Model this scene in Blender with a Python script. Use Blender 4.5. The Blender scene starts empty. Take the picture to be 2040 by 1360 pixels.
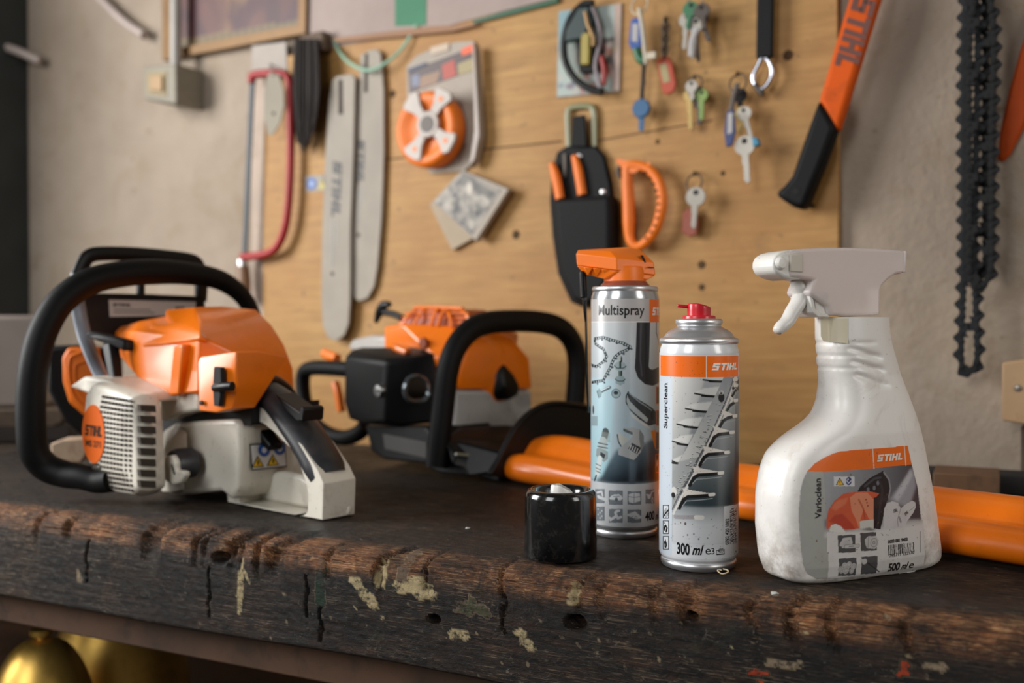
import bpy, bmesh, math, random
import numpy as np
from mathutils import Vector, Matrix, noise

random.seed(7)
SC = bpy.context.scene
COL = SC.collection
Z0 = 0.90            # height of the bench top above the floor
EYE = 0.175          # camera above the bench top
FPX = 2040 * 35 / 36.0
PITCH = math.atan(30 / FPX)

# ---------------------------------------------------------------- camera
cd = bpy.data.cameras.new('camera')
cam = bpy.data.objects.new('camera', cd)
COL.objects.link(cam)
cd.lens = 35; cd.sensor_width = 36
cam.location = (0, 0, Z0 + EYE)
cam.rotation_euler = (math.pi / 2 - PITCH, 0, 0)
cd.clip_start = 0.02; cd.clip_end = 60
cd.dof.use_dof = True
cd.dof.focus_distance = 0.735
cd.dof.aperture_fstop = 4.2
SC.camera = cam

# ---------------------------------------------------------------- light
SC.view_settings.view_transform = 'Standard'
SC.view_settings.look = 'None'
SC.view_settings.gamma = 1
SC.view_settings.use_curve_mapping = False
SC.view_settings.exposure = 0.2
w = bpy.data.worlds.new('world'); SC.world = w
w.use_nodes = True
w.node_tree.nodes['Background'].inputs[0].default_value = (0.75, 0.70, 0.66, 1)
w.node_tree.nodes['Background'].inputs[1].default_value = 0.13

def area(name, loc, target, sx, sy, power, col):
    ld = bpy.data.lights.new(name, 'AREA'); ld.shape = 'RECTANGLE'
    ld.size = sx; ld.size_y = sy; ld.energy = power; ld.color = col
    lo = bpy.data.objects.new(name, ld); COL.objects.link(lo)
    lo.location = loc
    lo.rotation_euler = (Vector(target) - Vector(loc)).to_track_quat('-Z', 'Y').to_euler()
    return lo
area('daylight_left', (-1.95, 1.02, Z0 + .75), (0.1, 1.15, Z0 + 0.1), .9, 1.1, 46, (0.98, 0.97, 0.96))
area('daylight_front', (-1.25, -.75, Z0 + 1.0), (0.1, .9, Z0 + 0.05), .8, 1.1, 17, (0.97, 0.98, 1.0))
area('daylight_right', (1.35, -.35, Z0 + .75), (0.15, .9, Z0 + 0.05), .5, .9, 7, (1.0, 0.97, 0.92))

# ---------------------------------------------------------------- frames
class Frame:
    def __init__(s, loc, yaw, pitch=0.0, roll=0.0):
        s.M = Matrix.Translation(loc) @ Matrix.Rotation(math.radians(yaw), 4, 'Z') \
            @ Matrix.Rotation(math.radians(pitch), 4, 'Y') @ Matrix.Rotation(math.radians(roll), 4, 'X')
        s.I = s.M.inverted()
    def hit(s, px, py, axis, c):
        """point of this frame's plane axis=c seen at a picture coordinate"""
        u, v = (px - 1020) / FPX, -(py - 680) / FPX
        cp, sp = math.cos(PITCH), math.sin(PITCH)
        d = Vector((u, cp + v * sp, v * cp - sp))
        o = s.I @ Vector((0, 0, Z0 + EYE)); dl = s.I.to_3x3() @ d
        k = 'xyz'.index(axis)
        return o + dl * ((c - o[k]) / dl[k])

WALL = Frame((0, 1.45, Z0), -32)
BENCH = Frame((0, 0.72, Z0), -26)

# ---------------------------------------------------------------- colours and materials
def lin(c):
    if isinstance(c, str):
        c = [int(c[i:i + 2], 16) / 255 for i in (0, 2, 4)]
    return tuple((x / 12.92 if x <= .04045 else ((x + .055) / 1.055) ** 2.4) for x in c[:3]) + (1.0,)

class N:
    """small node-tree helper"""
    def __init__(s, name):
        s.m = bpy.data.materials.new(name); s.m.use_nodes = True
        s.t = s.m.node_tree; s.b = s.t.nodes['Principled BSDF']
    def n(s, typ, **kw):
        x = s.t.nodes.new(typ)
        for k, v in kw.items():
            if k.startswith('_'): setattr(x, k[1:], v)
            else: x.inputs[k.replace('__', ' ')].default_value = v
        return x
    def l(s, a, b): s.t.links.new(a, b)
    def coord(s, scale=(1, 1, 1), rot=(0, 0, 0)):
        tc = s.n('ShaderNodeTexCoord'); mp = s.n('ShaderNodeMapping')
        mp.inputs['Scale'].default_value = scale; mp.inputs['Rotation'].default_value = rot
        s.l(tc.outputs['Object'], mp.inputs[0]); return mp.outputs[0]
    def noise(s, vec, scale, detail=4, rough=.5, dist=0):
        x = s.n('ShaderNodeTexNoise', Scale=scale, Detail=detail, Roughness=rough, Distortion=dist)
        s.l(vec, x.inputs['Vector']); return x.outputs['Fac']
    def ramp(s, fac, stops):
        r = s.n('ShaderNodeValToRGB'); e = r.color_ramp.elements
        while len(e) < len(stops): e.new(0.5)
        for i, (p, c) in enumerate(stops):
            e[i].position = p
            e[i].color = (c, c, c, 1) if isinstance(c, (int, float)) else lin(c)
        s.l(fac, r.inputs[0]); return r.outputs[0]
    def mix(s, fac, a, b, mode='MIX'):
        x = s.n('ShaderNodeMix', _data_type='RGBA', _blend_type=mode)
        for sock, v in ((x.inputs[0], fac), (x.inputs[6], a), (x.inputs[7], b)):
            if hasattr(v, 'links'): s.l(v, sock)
            elif isinstance(v, (int, float)): sock.default_value = v
            else: sock.default_value = lin(v)
        return x.outputs[2]
    def math(s, op, a, b=0.0):
        x = s.n('ShaderNodeMath', _operation=op)
        for sock, v in ((x.inputs[0], a), (x.inputs[1], b)):
            if hasattr(v, 'links'): s.l(v, sock)
            else: sock.default_value = v
        return x.outputs[0]
    def bump(s, h, strength=.3, dist=.001):
        x = s.n('ShaderNodeBump', Strength=strength, Distance=dist)
        s.l(h, x.inputs['Height']); s.l(x.outputs[0], s.b.inputs['Normal']); return x

def mat(name, col, rough=.45, metal=0, dirt=None, dscale=30, damt=.35, bump=0, bscale=300, coat=0, sss=0, trans=0, var=.06, spec=.5):
    k = N(name); b = k.b
    v = k.coord()
    base = lin(col)
    f = k.noise(v, 14, 3)
    dark = tuple(x * (1 - var * 2.5) for x in base[:3]) + (1,)
    mx = k.n('ShaderNodeMix', _data_type='RGBA')
    mx.inputs[6].default_value = dark; mx.inputs[7].default_value = base
    k.l(k.ramp(f, [(.3, 0.0), (.6, 1.0)]), mx.inputs[0])
    out = mx.outputs[2]
    if dirt:
        g = k.noise(v, dscale, 8, .65, .6)
        out = k.mix(k.math('MULTIPLY', k.ramp(g, [(.52, 0.0), (.72, 1.0)]), damt), out, dirt)
        sp = k.noise(v, dscale * 14, 2)
        out = k.mix(k.math('MULTIPLY', k.ramp(sp, [(.70, 0.0), (.74, 1.0)]), damt), out, dirt)
    k.l(out, b.inputs['Base Color'])
    b.inputs['Roughness'].default_value = rough
    b.inputs['Metallic'].default_value = metal
    b.inputs['Coat Weight'].default_value = coat
    b.inputs['Coat Roughness'].default_value = .12
    b.inputs['Specular IOR Level'].default_value = spec
    if sss:
        b.inputs['Subsurface Weight'].default_value = sss
        b.inputs['Subsurface Radius'].default_value = (.01, .009, .008)
    b.inputs['Transmission Weight'].default_value = trans
    if bump:
        k.bump(k.noise(v, bscale, 3), bump, .0005)
    return k.m

# ---------------------------------------------------------------- mesh collecting
class MB:
    def __init__(s): s.v = []; s.f = []; s.mi = []; s.c = {}; s.flat = set()
    def add(s, vs, fs, m=0, cols=None, flat=False):
        o = len(s.v)
        s.v.extend(Vector(p) for p in vs)
        for f in fs:
            if flat: s.flat.add(len(s.f))
            s.f.append([i + o for i in f]); s.mi.append(m)
        if cols is not None:
            if isinstance(cols, tuple):
                for i in range(len(vs)): s.c[o + i] = cols
            else:
                for i, c in enumerate(cols): s.c[o + i] = c
        return s
    def box(s, c, size, m=0, R=None):
        x, y, z = [a / 2 for a in size]; c = Vector(c)
        vs = [Vector((i, j, k)) for i in (-x, x) for j in (-y, y) for k in (-z, z)]
        if R: vs = [R @ p for p in vs]
        return s.add([p + c for p in vs], [(0, 1, 3, 2), (4, 6, 7, 5), (0, 4, 5, 1), (2, 3, 7, 6), (0, 2, 6, 4), (1, 5, 7, 3)], m)
    def prism(s, pts, fn, a, b, m=0, scale_b=None):
        """pts: 2-D outline; fn(u,v,t)->3-D; t from a to b"""
        n = len(pts)
        A = [fn(u, v, a) for u, v in pts]
        if scale_b:
            cu = sum(p[0] for p in pts) / n; cv = sum(p[1] for p in pts) / n
            B = [fn(cu + (u - cu) * scale_b, cv + (v - cv) * scale_b, b) for u, v in pts]
        else: B = [fn(u, v, b) for u, v in pts]
        fs = [tuple(range(n)), tuple(range(2 * n - 1, n - 1, -1))]
        fs += [(i, i + n, (i + 1) % n + n, (i + 1) % n) for i in range(n)]
        return s.add(A + B, fs, m)
    def loft(s, rings, m=0, close=True, caps=True):
        n = len(rings[0]); vs = [p for r in rings for p in r]; fs = []
        for k in range(len(rings) - 1):
            for i in range(n if close else n - 1):
                j = (i + 1) % n
                fs.append((k * n + i, k * n + j, (k + 1) * n + j, (k + 1) * n + i))
        if caps:
            fs.append(tuple(reversed(range(n)))); fs.append(tuple(range((len(rings) - 1) * n, len(rings) * n)))
        return s.add(vs, fs, m)
    def lathe(s, prof, m=0, seg=64, c=(0, 0, 0), T=None):
        c = Vector(c); rings = []
        for r, z in prof:
            ring = [Vector((r * math.cos(2 * math.pi * i / seg), r * math.sin(2 * math.pi * i / seg), z)) for i in range(seg)]
            rings.append([(T @ p if T else p) + c for p in ring])
        return s.loft(rings, m)
    def tube(s, pts, r, m=0, seg=12, closed=False, smooth=4, flatten=None):
        P = [Vector(p) for p in pts]
        if isinstance(r, (int, float)): r = [r] * len(P)
        if smooth > 1 and len(P) > 2:
            Q = []; rr = []; n = len(P)
            for i in range(n if closed else n - 1):
                p0 = P[(i - 1) % n] if closed or i > 0 else P[0] * 2 - P[1]
                p1, p2 = P[i], P[(i + 1) % n]
                p3 = P[(i + 2) % n] if closed or i + 2 < n else P[-1] * 2 - P[-2]
                for k in range(smooth):
                    t = k / smooth
                    Q.append(.5 * ((2 * p1) + (p2 - p0) * t + (2 * p0 - 5 * p1 + 4 * p2 - p3) * t * t + (3 * p1 - p0 - 3 * p2 + p3) * t ** 3))
                    rr.append(r[i] * (1 - t) + r[(i + 1) % n] * t)
            if not closed: Q.append(P[-1]); rr.append(r[-1])
            P, r = Q, rr
        n = len(P); rings = []; up = None
        for i in range(n):
            if closed: d = P[(i + 1) % n] - P[i - 1]
            else: d = P[min(i + 1, n - 1)] - P[max(i - 1, 0)]
            d.normalize()
            if up is None:
                up = Vector((0, 0, 1)) if abs(d.z) < .9 else Vector((1, 0, 0))
            up = (up - d * up.dot(d)).normalized(); sd = d.cross(up)
            rings.append([P[i] + (up * math.cos(a) * r[i] + sd * math.sin(a) * r[i] * (flatten or 1)) for a in [2 * math.pi * k / seg for k in range(seg)]])
        if closed: rings.append(rings[0]); return s.loft(rings, m, caps=False)
        return s.loft(rings, m)
    def ball(s, c, r, m=0, seg=16, R=None):
        c = Vector(c); r = Vector(r) if not isinstance(r, (int, float)) else Vector((r, r, r))
        rings = []
        for k in range(1, seg // 2):
            a = math.pi * k / (seg // 2)
            rings.append([Vector((r.x * math.sin(a) * math.cos(2 * math.pi * i / seg), r.y * math.sin(a) * math.sin(2 * math.pi * i / seg), -r.z * math.cos(a))) for i in range(seg)])
        rings = [[(R @ p if R else p) + c for p in g] for g in rings]
        return s.loft(rings, m)
    def hull(s, pts, m=0):
        bm = bmesh.new()
        for p in pts: bm.verts.new(p)
        bmesh.ops.convex_hull(bm, input=bm.verts)
        for v_ in [v_ for v_ in bm.verts if not v_.link_faces]: bm.verts.remove(v_)
        bmesh.ops.dissolve_limit(bm, angle_limit=math.radians(4), verts=bm.verts, edges=bm.edges)
        bm.verts.index_update()
        s.add([v_.co.copy() for v_ in bm.verts], [[q.index for q in f.verts] for f in bm.faces], m)
        bm.free(); return s
    def move(s, start, M):
        for i in range(start, len(s.v)): s.v[i] = M @ s.v[i]

ORI = {}
def props(o, label=None, cat=None, group=None, kind=None):
    if label: o['label'] = label
    if cat: o['category'] = cat
    if group: o['group'] = group
    if kind: o['kind'] = kind
    return o

def thing(name, F, origin, label, cat, group=None):
    o = bpy.data.objects.new(name, None); COL.objects.link(o)
    o.empty_display_size = .02
    o.matrix_world = F.M @ Matrix.Translation(Vector(origin))
    ORI[o.name] = Vector(origin)
    return props(o, label, cat, group)

def build(name, mb, mats, parent=None, F=None, origin=(0, 0, 0), bevel=0, bseg=2, sub=0, sharp=35, label=None, smooth=True, vc=False, clamp=None):
    me = bpy.data.meshes.new(name)
    org = ORI[parent.name] if parent is not None else Vector(origin)
    if clamp is not None:
        for p in mb.v: p.z = max(p.z, clamp)
    me.from_pydata([p - org for p in mb.v], [], mb.f)
    if not isinstance(mats, (list, tuple)): mats = [mats]
    for m_ in mats: me.materials.append(m_)
    me.polygons.foreach_set('material_index', mb.mi)
    bm = bmesh.new(); bm.from_mesh(me)
    if not vc: bmesh.ops.recalc_face_normals(bm, faces=bm.faces)
    bm.to_mesh(me); bm.free()
    if vc:
        at = me.color_attributes.new('ink', 'FLOAT_COLOR', 'POINT')
        arr = np.ones((len(mb.v), 4), dtype=np.float32)
        for i, c in mb.c.items(): arr[i] = c
        at.data.foreach_set('color', arr.ravel())
    if smooth:
        me.polygons.foreach_set('use_smooth', [True] * len(me.polygons))
        me.set_sharp_from_angle(angle=math.radians(sharp))
    me.update()
    o = bpy.data.objects.new(name, me); COL.objects.link(o)
    if parent is not None:
        o.parent = parent; ORI[o.name] = org
    elif F is not None:
        o.matrix_world = F.M @ Matrix.Translation(org); ORI[o.name] = org
    if bevel:
        b = o.modifiers.new('bevel', 'BEVEL'); b.width = bevel; b.segments = bseg; b.limit_method = 'ANGLE'
        b.angle_limit = math.radians(28); b.harden_normals = False
    if sub:
        b = o.modifiers.new('sub', 'SUBSURF'); b.levels = sub; b.render_levels = sub
    if label: o['label'] = label
    return o

def solo(name, mb, mats, F, origin, label, cat, group=None, **kw):
    return props(build(name, mb, mats, None, F, origin, **kw), label, cat, group)

def struct(name, mb, mats, F=None, origin=(0, 0, 0), **kw):
    return props(build(name, mb, mats, None, F, origin, **kw), kind='structure')

# ---------------------------------------------------------------- lettering
_tc = {}
def text2d(body, bold=0.0, shear=0.0, res=3):
    key = (body, bold, shear)
    if key in _tc: return _tc[key]
    c = bpy.data.curves.new('lettering', 'FONT'); c.body = body; c.size = 1; c.offset = bold; c.shear = shear
    c.resolution_u = res; c.fill_mode = 'FRONT'
    o = bpy.data.objects.new('lettering', c); COL.objects.link(o)
    dg = bpy.context.evaluated_depsgraph_get()
    me = bpy.data.meshes.new_from_object(o.evaluated_get(dg))
    v = [(p.co.x, p.co.y) for p in me.vertices]; f = [list(q.vertices) for q in me.polygons]
    bpy.data.objects.remove(o); bpy.data.curves.remove(c); bpy.data.meshes.remove(me)
    _tc[key] = (v, f); return v, f

LOGO = {  # blocky italic capitals: rectangles (x0,y0,x1,y1) per letter, advance
 'S': ([(0, 0, .78, .25), (.5, .25, .78, .5), (0, .40, .78, .62), (0, .5, .28, .8), (0, .76, .86, 1)], .95),
 'T': ([(0, .76, .80, 1), (.26, 0, .54, .76)], .84),
 'I': ([(0, 0, .28, 1)], .37),
 'H': ([(0, 0, .28, 1), (.28, .39, .56, .62), (.56, 0, .84, 1)], .93),
 'L': ([(0, 0, .28, 1), (.28, 0, .68, .24)], .75)}
def logo2d(word='STIHL', shear=.22):
    v = []; f = []; x = 0
    for ch in word:
        rs, adv = LOGO[ch]
        for (a, b, c, d) in rs:
            o = len(v); v += [(x + a + shear * b, b), (x + c + shear * b, b), (x + c + shear * d, d), (x + a + shear * d, d)]
            f.append([o, o + 1, o + 2, o + 3])
        x += adv
    return v, f

def put2d(mb, vf, fn, col, step=None, m=0):
    """flat art (verts, faces) mapped by fn(u,v)->3-D, cut into strips of width step so that it follows a curved surface"""
    v, f = vf
    bm = bmesh.new(); bv = [bm.verts.new((a, b, 0)) for a, b in v]
    for q in f:
        try: bm.faces.new([bv[i] for i in q])
        except ValueError: pass
    if step:
        lo = min(a for a, b in v); hi = max(a for a, b in v); x = lo + step
        while x < hi:
            bmesh.ops.bisect_plane(bm, geom=bm.verts[:] + bm.edges[:] + bm.faces[:], plane_co=(x, 0, 0), plane_no=(1, 0, 0)); x += step
    bm.verts.index_update()
    mb.add([fn(p.co.x, p.co.y) for p in bm.verts], [[q.index for q in g.verts] for g in bm.faces], m, cols=lin(col))
    bm.free()

def xf(vf, x, y, sx, sy=None, rot=0):
    """scale, rotate (degrees) and move flat art"""
    sy = sy or sx; c, s_ = math.cos(math.radians(rot)), math.sin(math.radians(rot))
    return [(x + a * sx * c - b * sy * s_, y + a * sx * s_ + b * sy * c) for a, b in vf[0]], vf[1]
def fitw(vf, x, y, w_, h_, rot=0):
    """scale art so that its run is w_ long and its cap height is h_"""
    lo = min(a for a, b in vf[0]); hi = max(a for a, b in vf[0])
    sx = w_ / (hi - lo)
    return xf(([(a - lo, b) for a, b in vf[0]], vf[1]), x, y, sx, h_, rot)
def rect2d(x0, y0, x1, y1): return [(x0, y0), (x1, y0), (x1, y1), (x0, y1)], [[0, 1, 2, 3]]
def poly2d(p): return list(p), [list(range(len(p)))]

# ---------------------------------------------------------------- printed pictures: a canvas of ink drawn with numpy, laid on as vertex colours
class Canvas:
    def __init__(s, x0, y0, x1, y1, step):
        s.x = np.arange(x0, x1 + step / 2, step); s.y = np.arange(y0, y1 + step / 2, step)
        s.X, s.Y = np.meshgrid(s.x, s.y); s.st = step
        s.C = np.ones(s.X.shape + (3,)) * .8
    def put(s, mask, col, a=1.0):
        mask = np.clip(mask * a, 0, 1)[..., None]
        s.C = s.C * (1 - mask) + np.array(lin(col)[:3] if isinstance(col, str) else col) * mask
    def ell(s, cx, cy, rx, ry, col, a=1, soft=1, rot=0):
        c, q = math.cos(rot), math.sin(rot)
        dx, dy = s.X - cx, s.Y - cy
        u, v = dx * c + dy * q, -dx * q + dy * c
        d = np.sqrt((u / rx) ** 2 + (v / ry) ** 2)
        s.put(np.clip((1 - d) * min(rx, ry) / (s.st * soft) + .5, 0, 1), col, a)
    def ring(s, cx, cy, r, w_, col, a=1):
        d = np.abs(np.hypot(s.X - cx, s.Y - cy) - r)
        s.put(np.clip((w_ / 2 - d) / s.st + .5, 0, 1), col, a)
    def line(s, pts, w_, col, a=1, soft=1):
        m = np.zeros(s.X.shape)
        for (ax, ay), (bx, by) in zip(pts[:-1], pts[1:]):
            L = (bx - ax) ** 2 + (by - ay) ** 2 + 1e-12
            t = np.clip(((s.X - ax) * (bx - ax) + (s.Y - ay) * (by - ay)) / L, 0, 1)
            d = np.hypot(s.X - ax - t * (bx - ax), s.Y - ay - t * (by - ay))
            m = np.maximum(m, np.clip((w_ / 2 - d) / (s.st * soft) + .5, 0, 1))
        s.put(m, col, a)
    def inside(s, pts):
        m = np.zeros(s.X.shape, bool); n = len(pts)
        for i in range(n):
            ax, ay = pts[i]; bx, by = pts[(i + 1) % n]
            if ay == by: continue
            k = ((s.Y >= ay) != (s.Y >= by)) & (s.X < (bx - ax) * (s.Y - ay) / (by - ay) + ax)
            m ^= k
        return m
    def poly(s, pts, col, a=1, soft=0):
        m = s.inside(pts).astype(float)
        for _ in range(int(soft)):
            m = (m + np.roll(m, 1, 0) + np.roll(m, -1, 0) + np.roll(m, 1, 1) + np.roll(m, -1, 1)) / 5
        s.put(m, col, a)
    def grad(s, pts, c0, p0, c1, p1, soft=0):
        """polygon filled with a printed blend from colour c0 at p0 to c1 at p1"""
        m = s.inside(pts).astype(float)
        for _ in range(int(soft)):
            m = (m + np.roll(m, 1, 0) + np.roll(m, -1, 0) + np.roll(m, 1, 1) + np.roll(m, -1, 1)) / 5
        dx, dy = p1[0] - p0[0], p1[1] - p0[1]
        t = np.clip(((s.X - p0[0]) * dx + (s.Y - p0[1]) * dy) / (dx * dx + dy * dy), 0, 1)[..., None]
        col = np.array(lin(c0)[:3]) * (1 - t) + np.array(lin(c1)[:3]) * t
        s.C = s.C * (1 - m[..., None]) + col * m[..., None]
    def lay(s, mb, fn, keep=None, m=0):
        h, w_ = s.X.shape
        vs = [fn(x, y) for x, y in zip(s.X.ravel(), s.Y.ravel())]
        cols = [tuple(c) + (1.0,) for c in s.C.reshape(-1, 3)]
        k = keep if keep is not None else np.ones((h, w_), bool)
        fs = [(r * w_ + c, r * w_ + c + 1, (r + 1) * w_ + c + 1, (r + 1) * w_ + c)
              for r in range(h - 1) for c in range(w_ - 1) if k[r, c] and k[r + 1, c] and k[r, c + 1] and k[r + 1, c + 1]]
        mb.add(vs, fs, m, cols=cols)

def ink(name, rough=.35, metal=0, coat=0, speck=None):
    k = N(name); a = k.n('ShaderNodeVertexColor', _layer_name='ink')
    out = a.outputs['Color']
    if speck:
        v = k.coord()
        g = k.noise(v, 420, 2); h = k.noise(v, 60, 3)
        out = k.mix(k.math('MULTIPLY', k.ramp(g, [(.69, 0.0), (.72, 1.0)]), k.ramp(h, [(.45, 0.0), (.6, 1.0)])), out, speck)
        out = k.mix(k.math('MULTIPLY', k.ramp(k.noise(v, 40, 6, .7), [(.5, 0.0), (.8, 1.0)]), .25), out, speck)
    k.l(out, k.b.inputs['Base Color'])
    k.b.inputs['Roughness'].default_value = rough; k.b.inputs['Metallic'].default_value = metal
    k.b.inputs['Coat Weight'].default_value = coat
    return k.m

ORANGE = 'f26a12'
M = {}
M['orange'] = mat('glossy orange plastic', 'f57a0c', .30, coat=.3, dirt='5a3218', damt=.12, var=.03)
M['orange_old'] = mat('orange plastic', 'ee7210', .38, dirt='5a3218', damt=.25, var=.05)
M['orange_card'] = mat('orange matt plastic', 'f27a14', .45, dirt='6a3a18', damt=.2)
M['cream'] = mat('off white plastic', 'ddd7c8', .38, dirt='5b4634', dscale=22, damt=.45, var=.05, coat=.1)
M['black'] = mat('black plastic', '070708', .42, spec=.3, bump=.1, bscale=900, var=.04)
M['black_gloss'] = mat('glossy black plastic', '060607', .16, coat=.5, dirt='a8a298', dscale=160, damt=.05)
M['rubber'] = mat('black rubber', '080808', .55, spec=.2, bump=.25, bscale=1200)
M['grey_rubber'] = mat('dark grey rubber', '26282c', .40, bump=.15, bscale=1200, dirt='6b5a48', damt=.2)
M['dark'] = mat('dark hollow', '0c0b0a', .8)  # near-black; on hole and slot pieces it stands in for shade
M['steel'] = mat('brushed steel', 'b9b9b8', .28, 1, var=.08)
M['tin'] = mat('tin plate', 'dcdddf', .36, .9, var=.06, dirt='6b5a48', damt=.12)
M['white'] = mat('white plastic', 'e9e6df', .35, dirt='7a6a58', dscale=26, damt=.35, sss=.15)

# ================================================================ THE ROOM
def wall_fn(u, v, t): return Vector((u, t, v))       # outline in the wall plane, t = distance into the wall
def WP(px, py, off=0.0):
    h = WALL.hit(px, py, 'y', -off); return (h.x, h.z)

# plaster wall
k = N('stained lime plaster'); v = k.coord()
c = k.mix(k.ramp(k.noise(v, 2.2, 5, .6), [(.35, 0.0), (.65, 1.0)]), '8f8070', 'a89988')
c = k.mix(k.math('MULTIPLY', k.ramp(k.noise(v, 7, 8, .7, 1.2), [(.52, 0.0), (.72, 1.0)]), .5), c, '8b7659')
c = k.mix(k.math('MULTIPLY', k.ramp(k.noise(v, 38, 4, .6), [(.64, 0.0), (.70, 1.0)]), .45), c, '6e5a45')
k.l(c, k.b.inputs['Base Color']); k.b.inputs['Roughness'].default_value = .85
k.bump(k.math('ADD', k.noise(v, 9, 8, .6), k.math('MULTIPLY', k.noise(v, 90, 4), .2)), .6, .012)
M['plaster'] = k.m
xl = WALL.hit(58, 400, 'y', 0).x
mb = MB(); mb.box((.35, .05, .35), (3.3 + 1.0, .10, 2.5)); struct('wall_back', mb, M['plaster'], WALL, smooth=False)
mb = MB(); mb.box((xl - .04, -.275, .35), (.08, .55, 2.5))
M['dark_paint'] = mat('dark grey green paint', '2c302f', .6, var=.1, bump=.2, bscale=60)
struct('wall_left', mb, M['dark_paint'], WALL, smooth=False)
# concrete floor
M['concrete'] = mat('dark concrete', '4a433c', .8, var=.12, dirt='2a251f', dscale=4)
mb = MB(); mb.box((0, 0, -.02), (7, 7, .04)); struct('floor', mb, M['concrete'], smooth=False)
# pale batten strip between the bare plaster and the board
pl = [WP(x, y, .008) for x, y in ((503, 96), (528, 96), (526, 640), (500, 640))]
M['pale_batten'] = mat('pale painted batten', 'bba796', .7, dirt='8b7659', damt=.3)
mb = MB(); mb.prism(pl, wall_fn, -.008, 0); struct('trim_1', mb, M['pale_batten'], WALL, smooth=False)

# ---------------------------------------------------------------- plywood board
k = N('raw plywood'); v = k.coord((1, 1, 1))
v2 = k.coord((2.2, 1, 26))
g = k.noise(v2, 5, 6, .6, .4)
c = k.mix(k.ramp(g, [(.3, 0.0), (.7, 1.0)]), '99703a', 'b98e50')
c = k.mix(k.math('MULTIPLY', k.ramp(k.noise(v, 5, 5, .6, .6), [(.42, 0.0), (.66, 1.0)]), .55), c, '9c6a30')
c = k.mix(k.math('MULTIPLY', k.ramp(k.noise(v, 17, 6, .7, .4), [(.58, 0.0), (.74, 1.0)]), .45), c, '7d5a36')
c = k.mix(k.math('MULTIPLY', k.ramp(k.noise(v, 70, 3), [(.68, 0.0), (.73, 1.0)]), .6), c, '5a4128')
k.l(c, k.b.inputs['Base Color']); k.b.inputs['Roughness'].default_value = .62
k.bump(g, .25, .002)
M['ply'] = k.m
BT = .012
B = thing('plywood_board', WALL, WALL.hit(1080, 480, 'y', 0), 'large raw plywood tool board fixed to the plaster wall, full of hooks and keys', 'tool board')
lo = lambda *p: [WP(x, y, BT) for x, y in p]
mb = MB(); mb.prism(lo((528, 120), (1110, 2), (1350, -90), (1668, -180), (1672, 925), (520, 925)), wall_fn, -BT, 0)
build('panel', mb, M['ply'], B, bevel=.001)
M['seam'] = mat('dark seam', '50391f', .9)
mb = MB()
for (a, b_, w_) in (((768, 318), (1120, 281), .0012), ((1190, 280), (1420, 240), .0008)):
    A_, B_ = WP(*a, BT), WP(*b_, BT)
    mb.prism([(A_[0], A_[1] - w_), (B_[0], B_[1] - w_), (B_[0], B_[1] + w_), (A_[0], A_[1] + w_)], wall_fn, -BT - .0004, -BT + .001)
build('joint_line', mb, M['seam'], B, smooth=False)
for (x, y, r) in ((1028, 467, .006), (1398, 527, .005), (1398, 572, .004), (782, 187, .006), (1440, 345, .003), (1570, 110, .006), (1618, 410, .003), (1310, 282, .003)):
    h = WP(x, y, BT); mb = MB()
    mb.lathe([(0, -.002), (r, -.002), (r * 1.1, 0), (r * .9, .0008), (0, .0009)], seg=14, T=Matrix.Rotation(math.pi / 2, 3, 'X'), c=(h[0], -BT, h[1]))
    build('nail_hole', mb, M['seam'], B)

# papers pinned to the wall above the board
M['pink_paper'] = mat('faded pinkish paper', 'a3928a', .75, dirt='93807a', damt=.3)
M['green_tape'] = mat('green strip', '24744e', .6)
M['green_dark'] = mat('dark green strip', '0c5431', .5)
def wsolo(name, pts, off0, off1, m_, label, cat, group=None, bevel=0, **kw):
    """a thing on the wall: outline at distance off1 from the plaster, reaching back to off0"""
    q = [WP(x, y, off1) for x, y in pts]; mb = MB(); mb.prism(q, wall_fn, -off1, -off0)
    cx = sum(p[0] for p in q) / len(q); cz = min(p[1] for p in q)
    return solo(name, mb, m_, WALL, (cx, -off0, cz), label, cat, group, bevel=bevel, **kw)
def wpart(name, par, pts, off0, off1, m_, bevel=0, label=None, **kw):
    q = [WP(x, y, off1) for x, y in pts]; mb = MB(); mb.prism(q, wall_fn, -off1, -off0)
    return build(name, mb, m_, par, bevel=bevel, label=label, **kw)
def wthing(name, px, py, off, label, cat, group=None):
    return thing(name, WALL, WALL.hit(px, py, 'y', -off), label, cat, group)

T = wthing('paper_banner', 860, 40, 0, 'faded pinkish paper banner with a green band above the plywood board', 'banner')
wpart('sheet', T, ((612, -40), (1115, -150), (1110, -5), (945, 37), (860, 60), (640, 98), (612, 60)), .0125, .0135, M['pink_paper'])
wpart('band', T, ((787, -60), (850, -75), (849, 50), (787, 52)), .0135, .0142, M['green_tape'])
wsolo('green_strip', ((940, 41), (1018, 20), (1110, -3), (1112, 4), (1020, 28), (942, 47)), BT + .0003, BT + .006, M['green_dark'], 'dark green strip along the top edge of the plywood board', 'strip')
wsolo('wooden_lath', ((660, 76), (860, 52), (958, 48), (900, 62), (672, 84)), BT + .003, BT + .009, mat('brown lath', '9a7355', .7), 'thin brown lath under the faded banner above the guide bars', 'lath')

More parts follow.
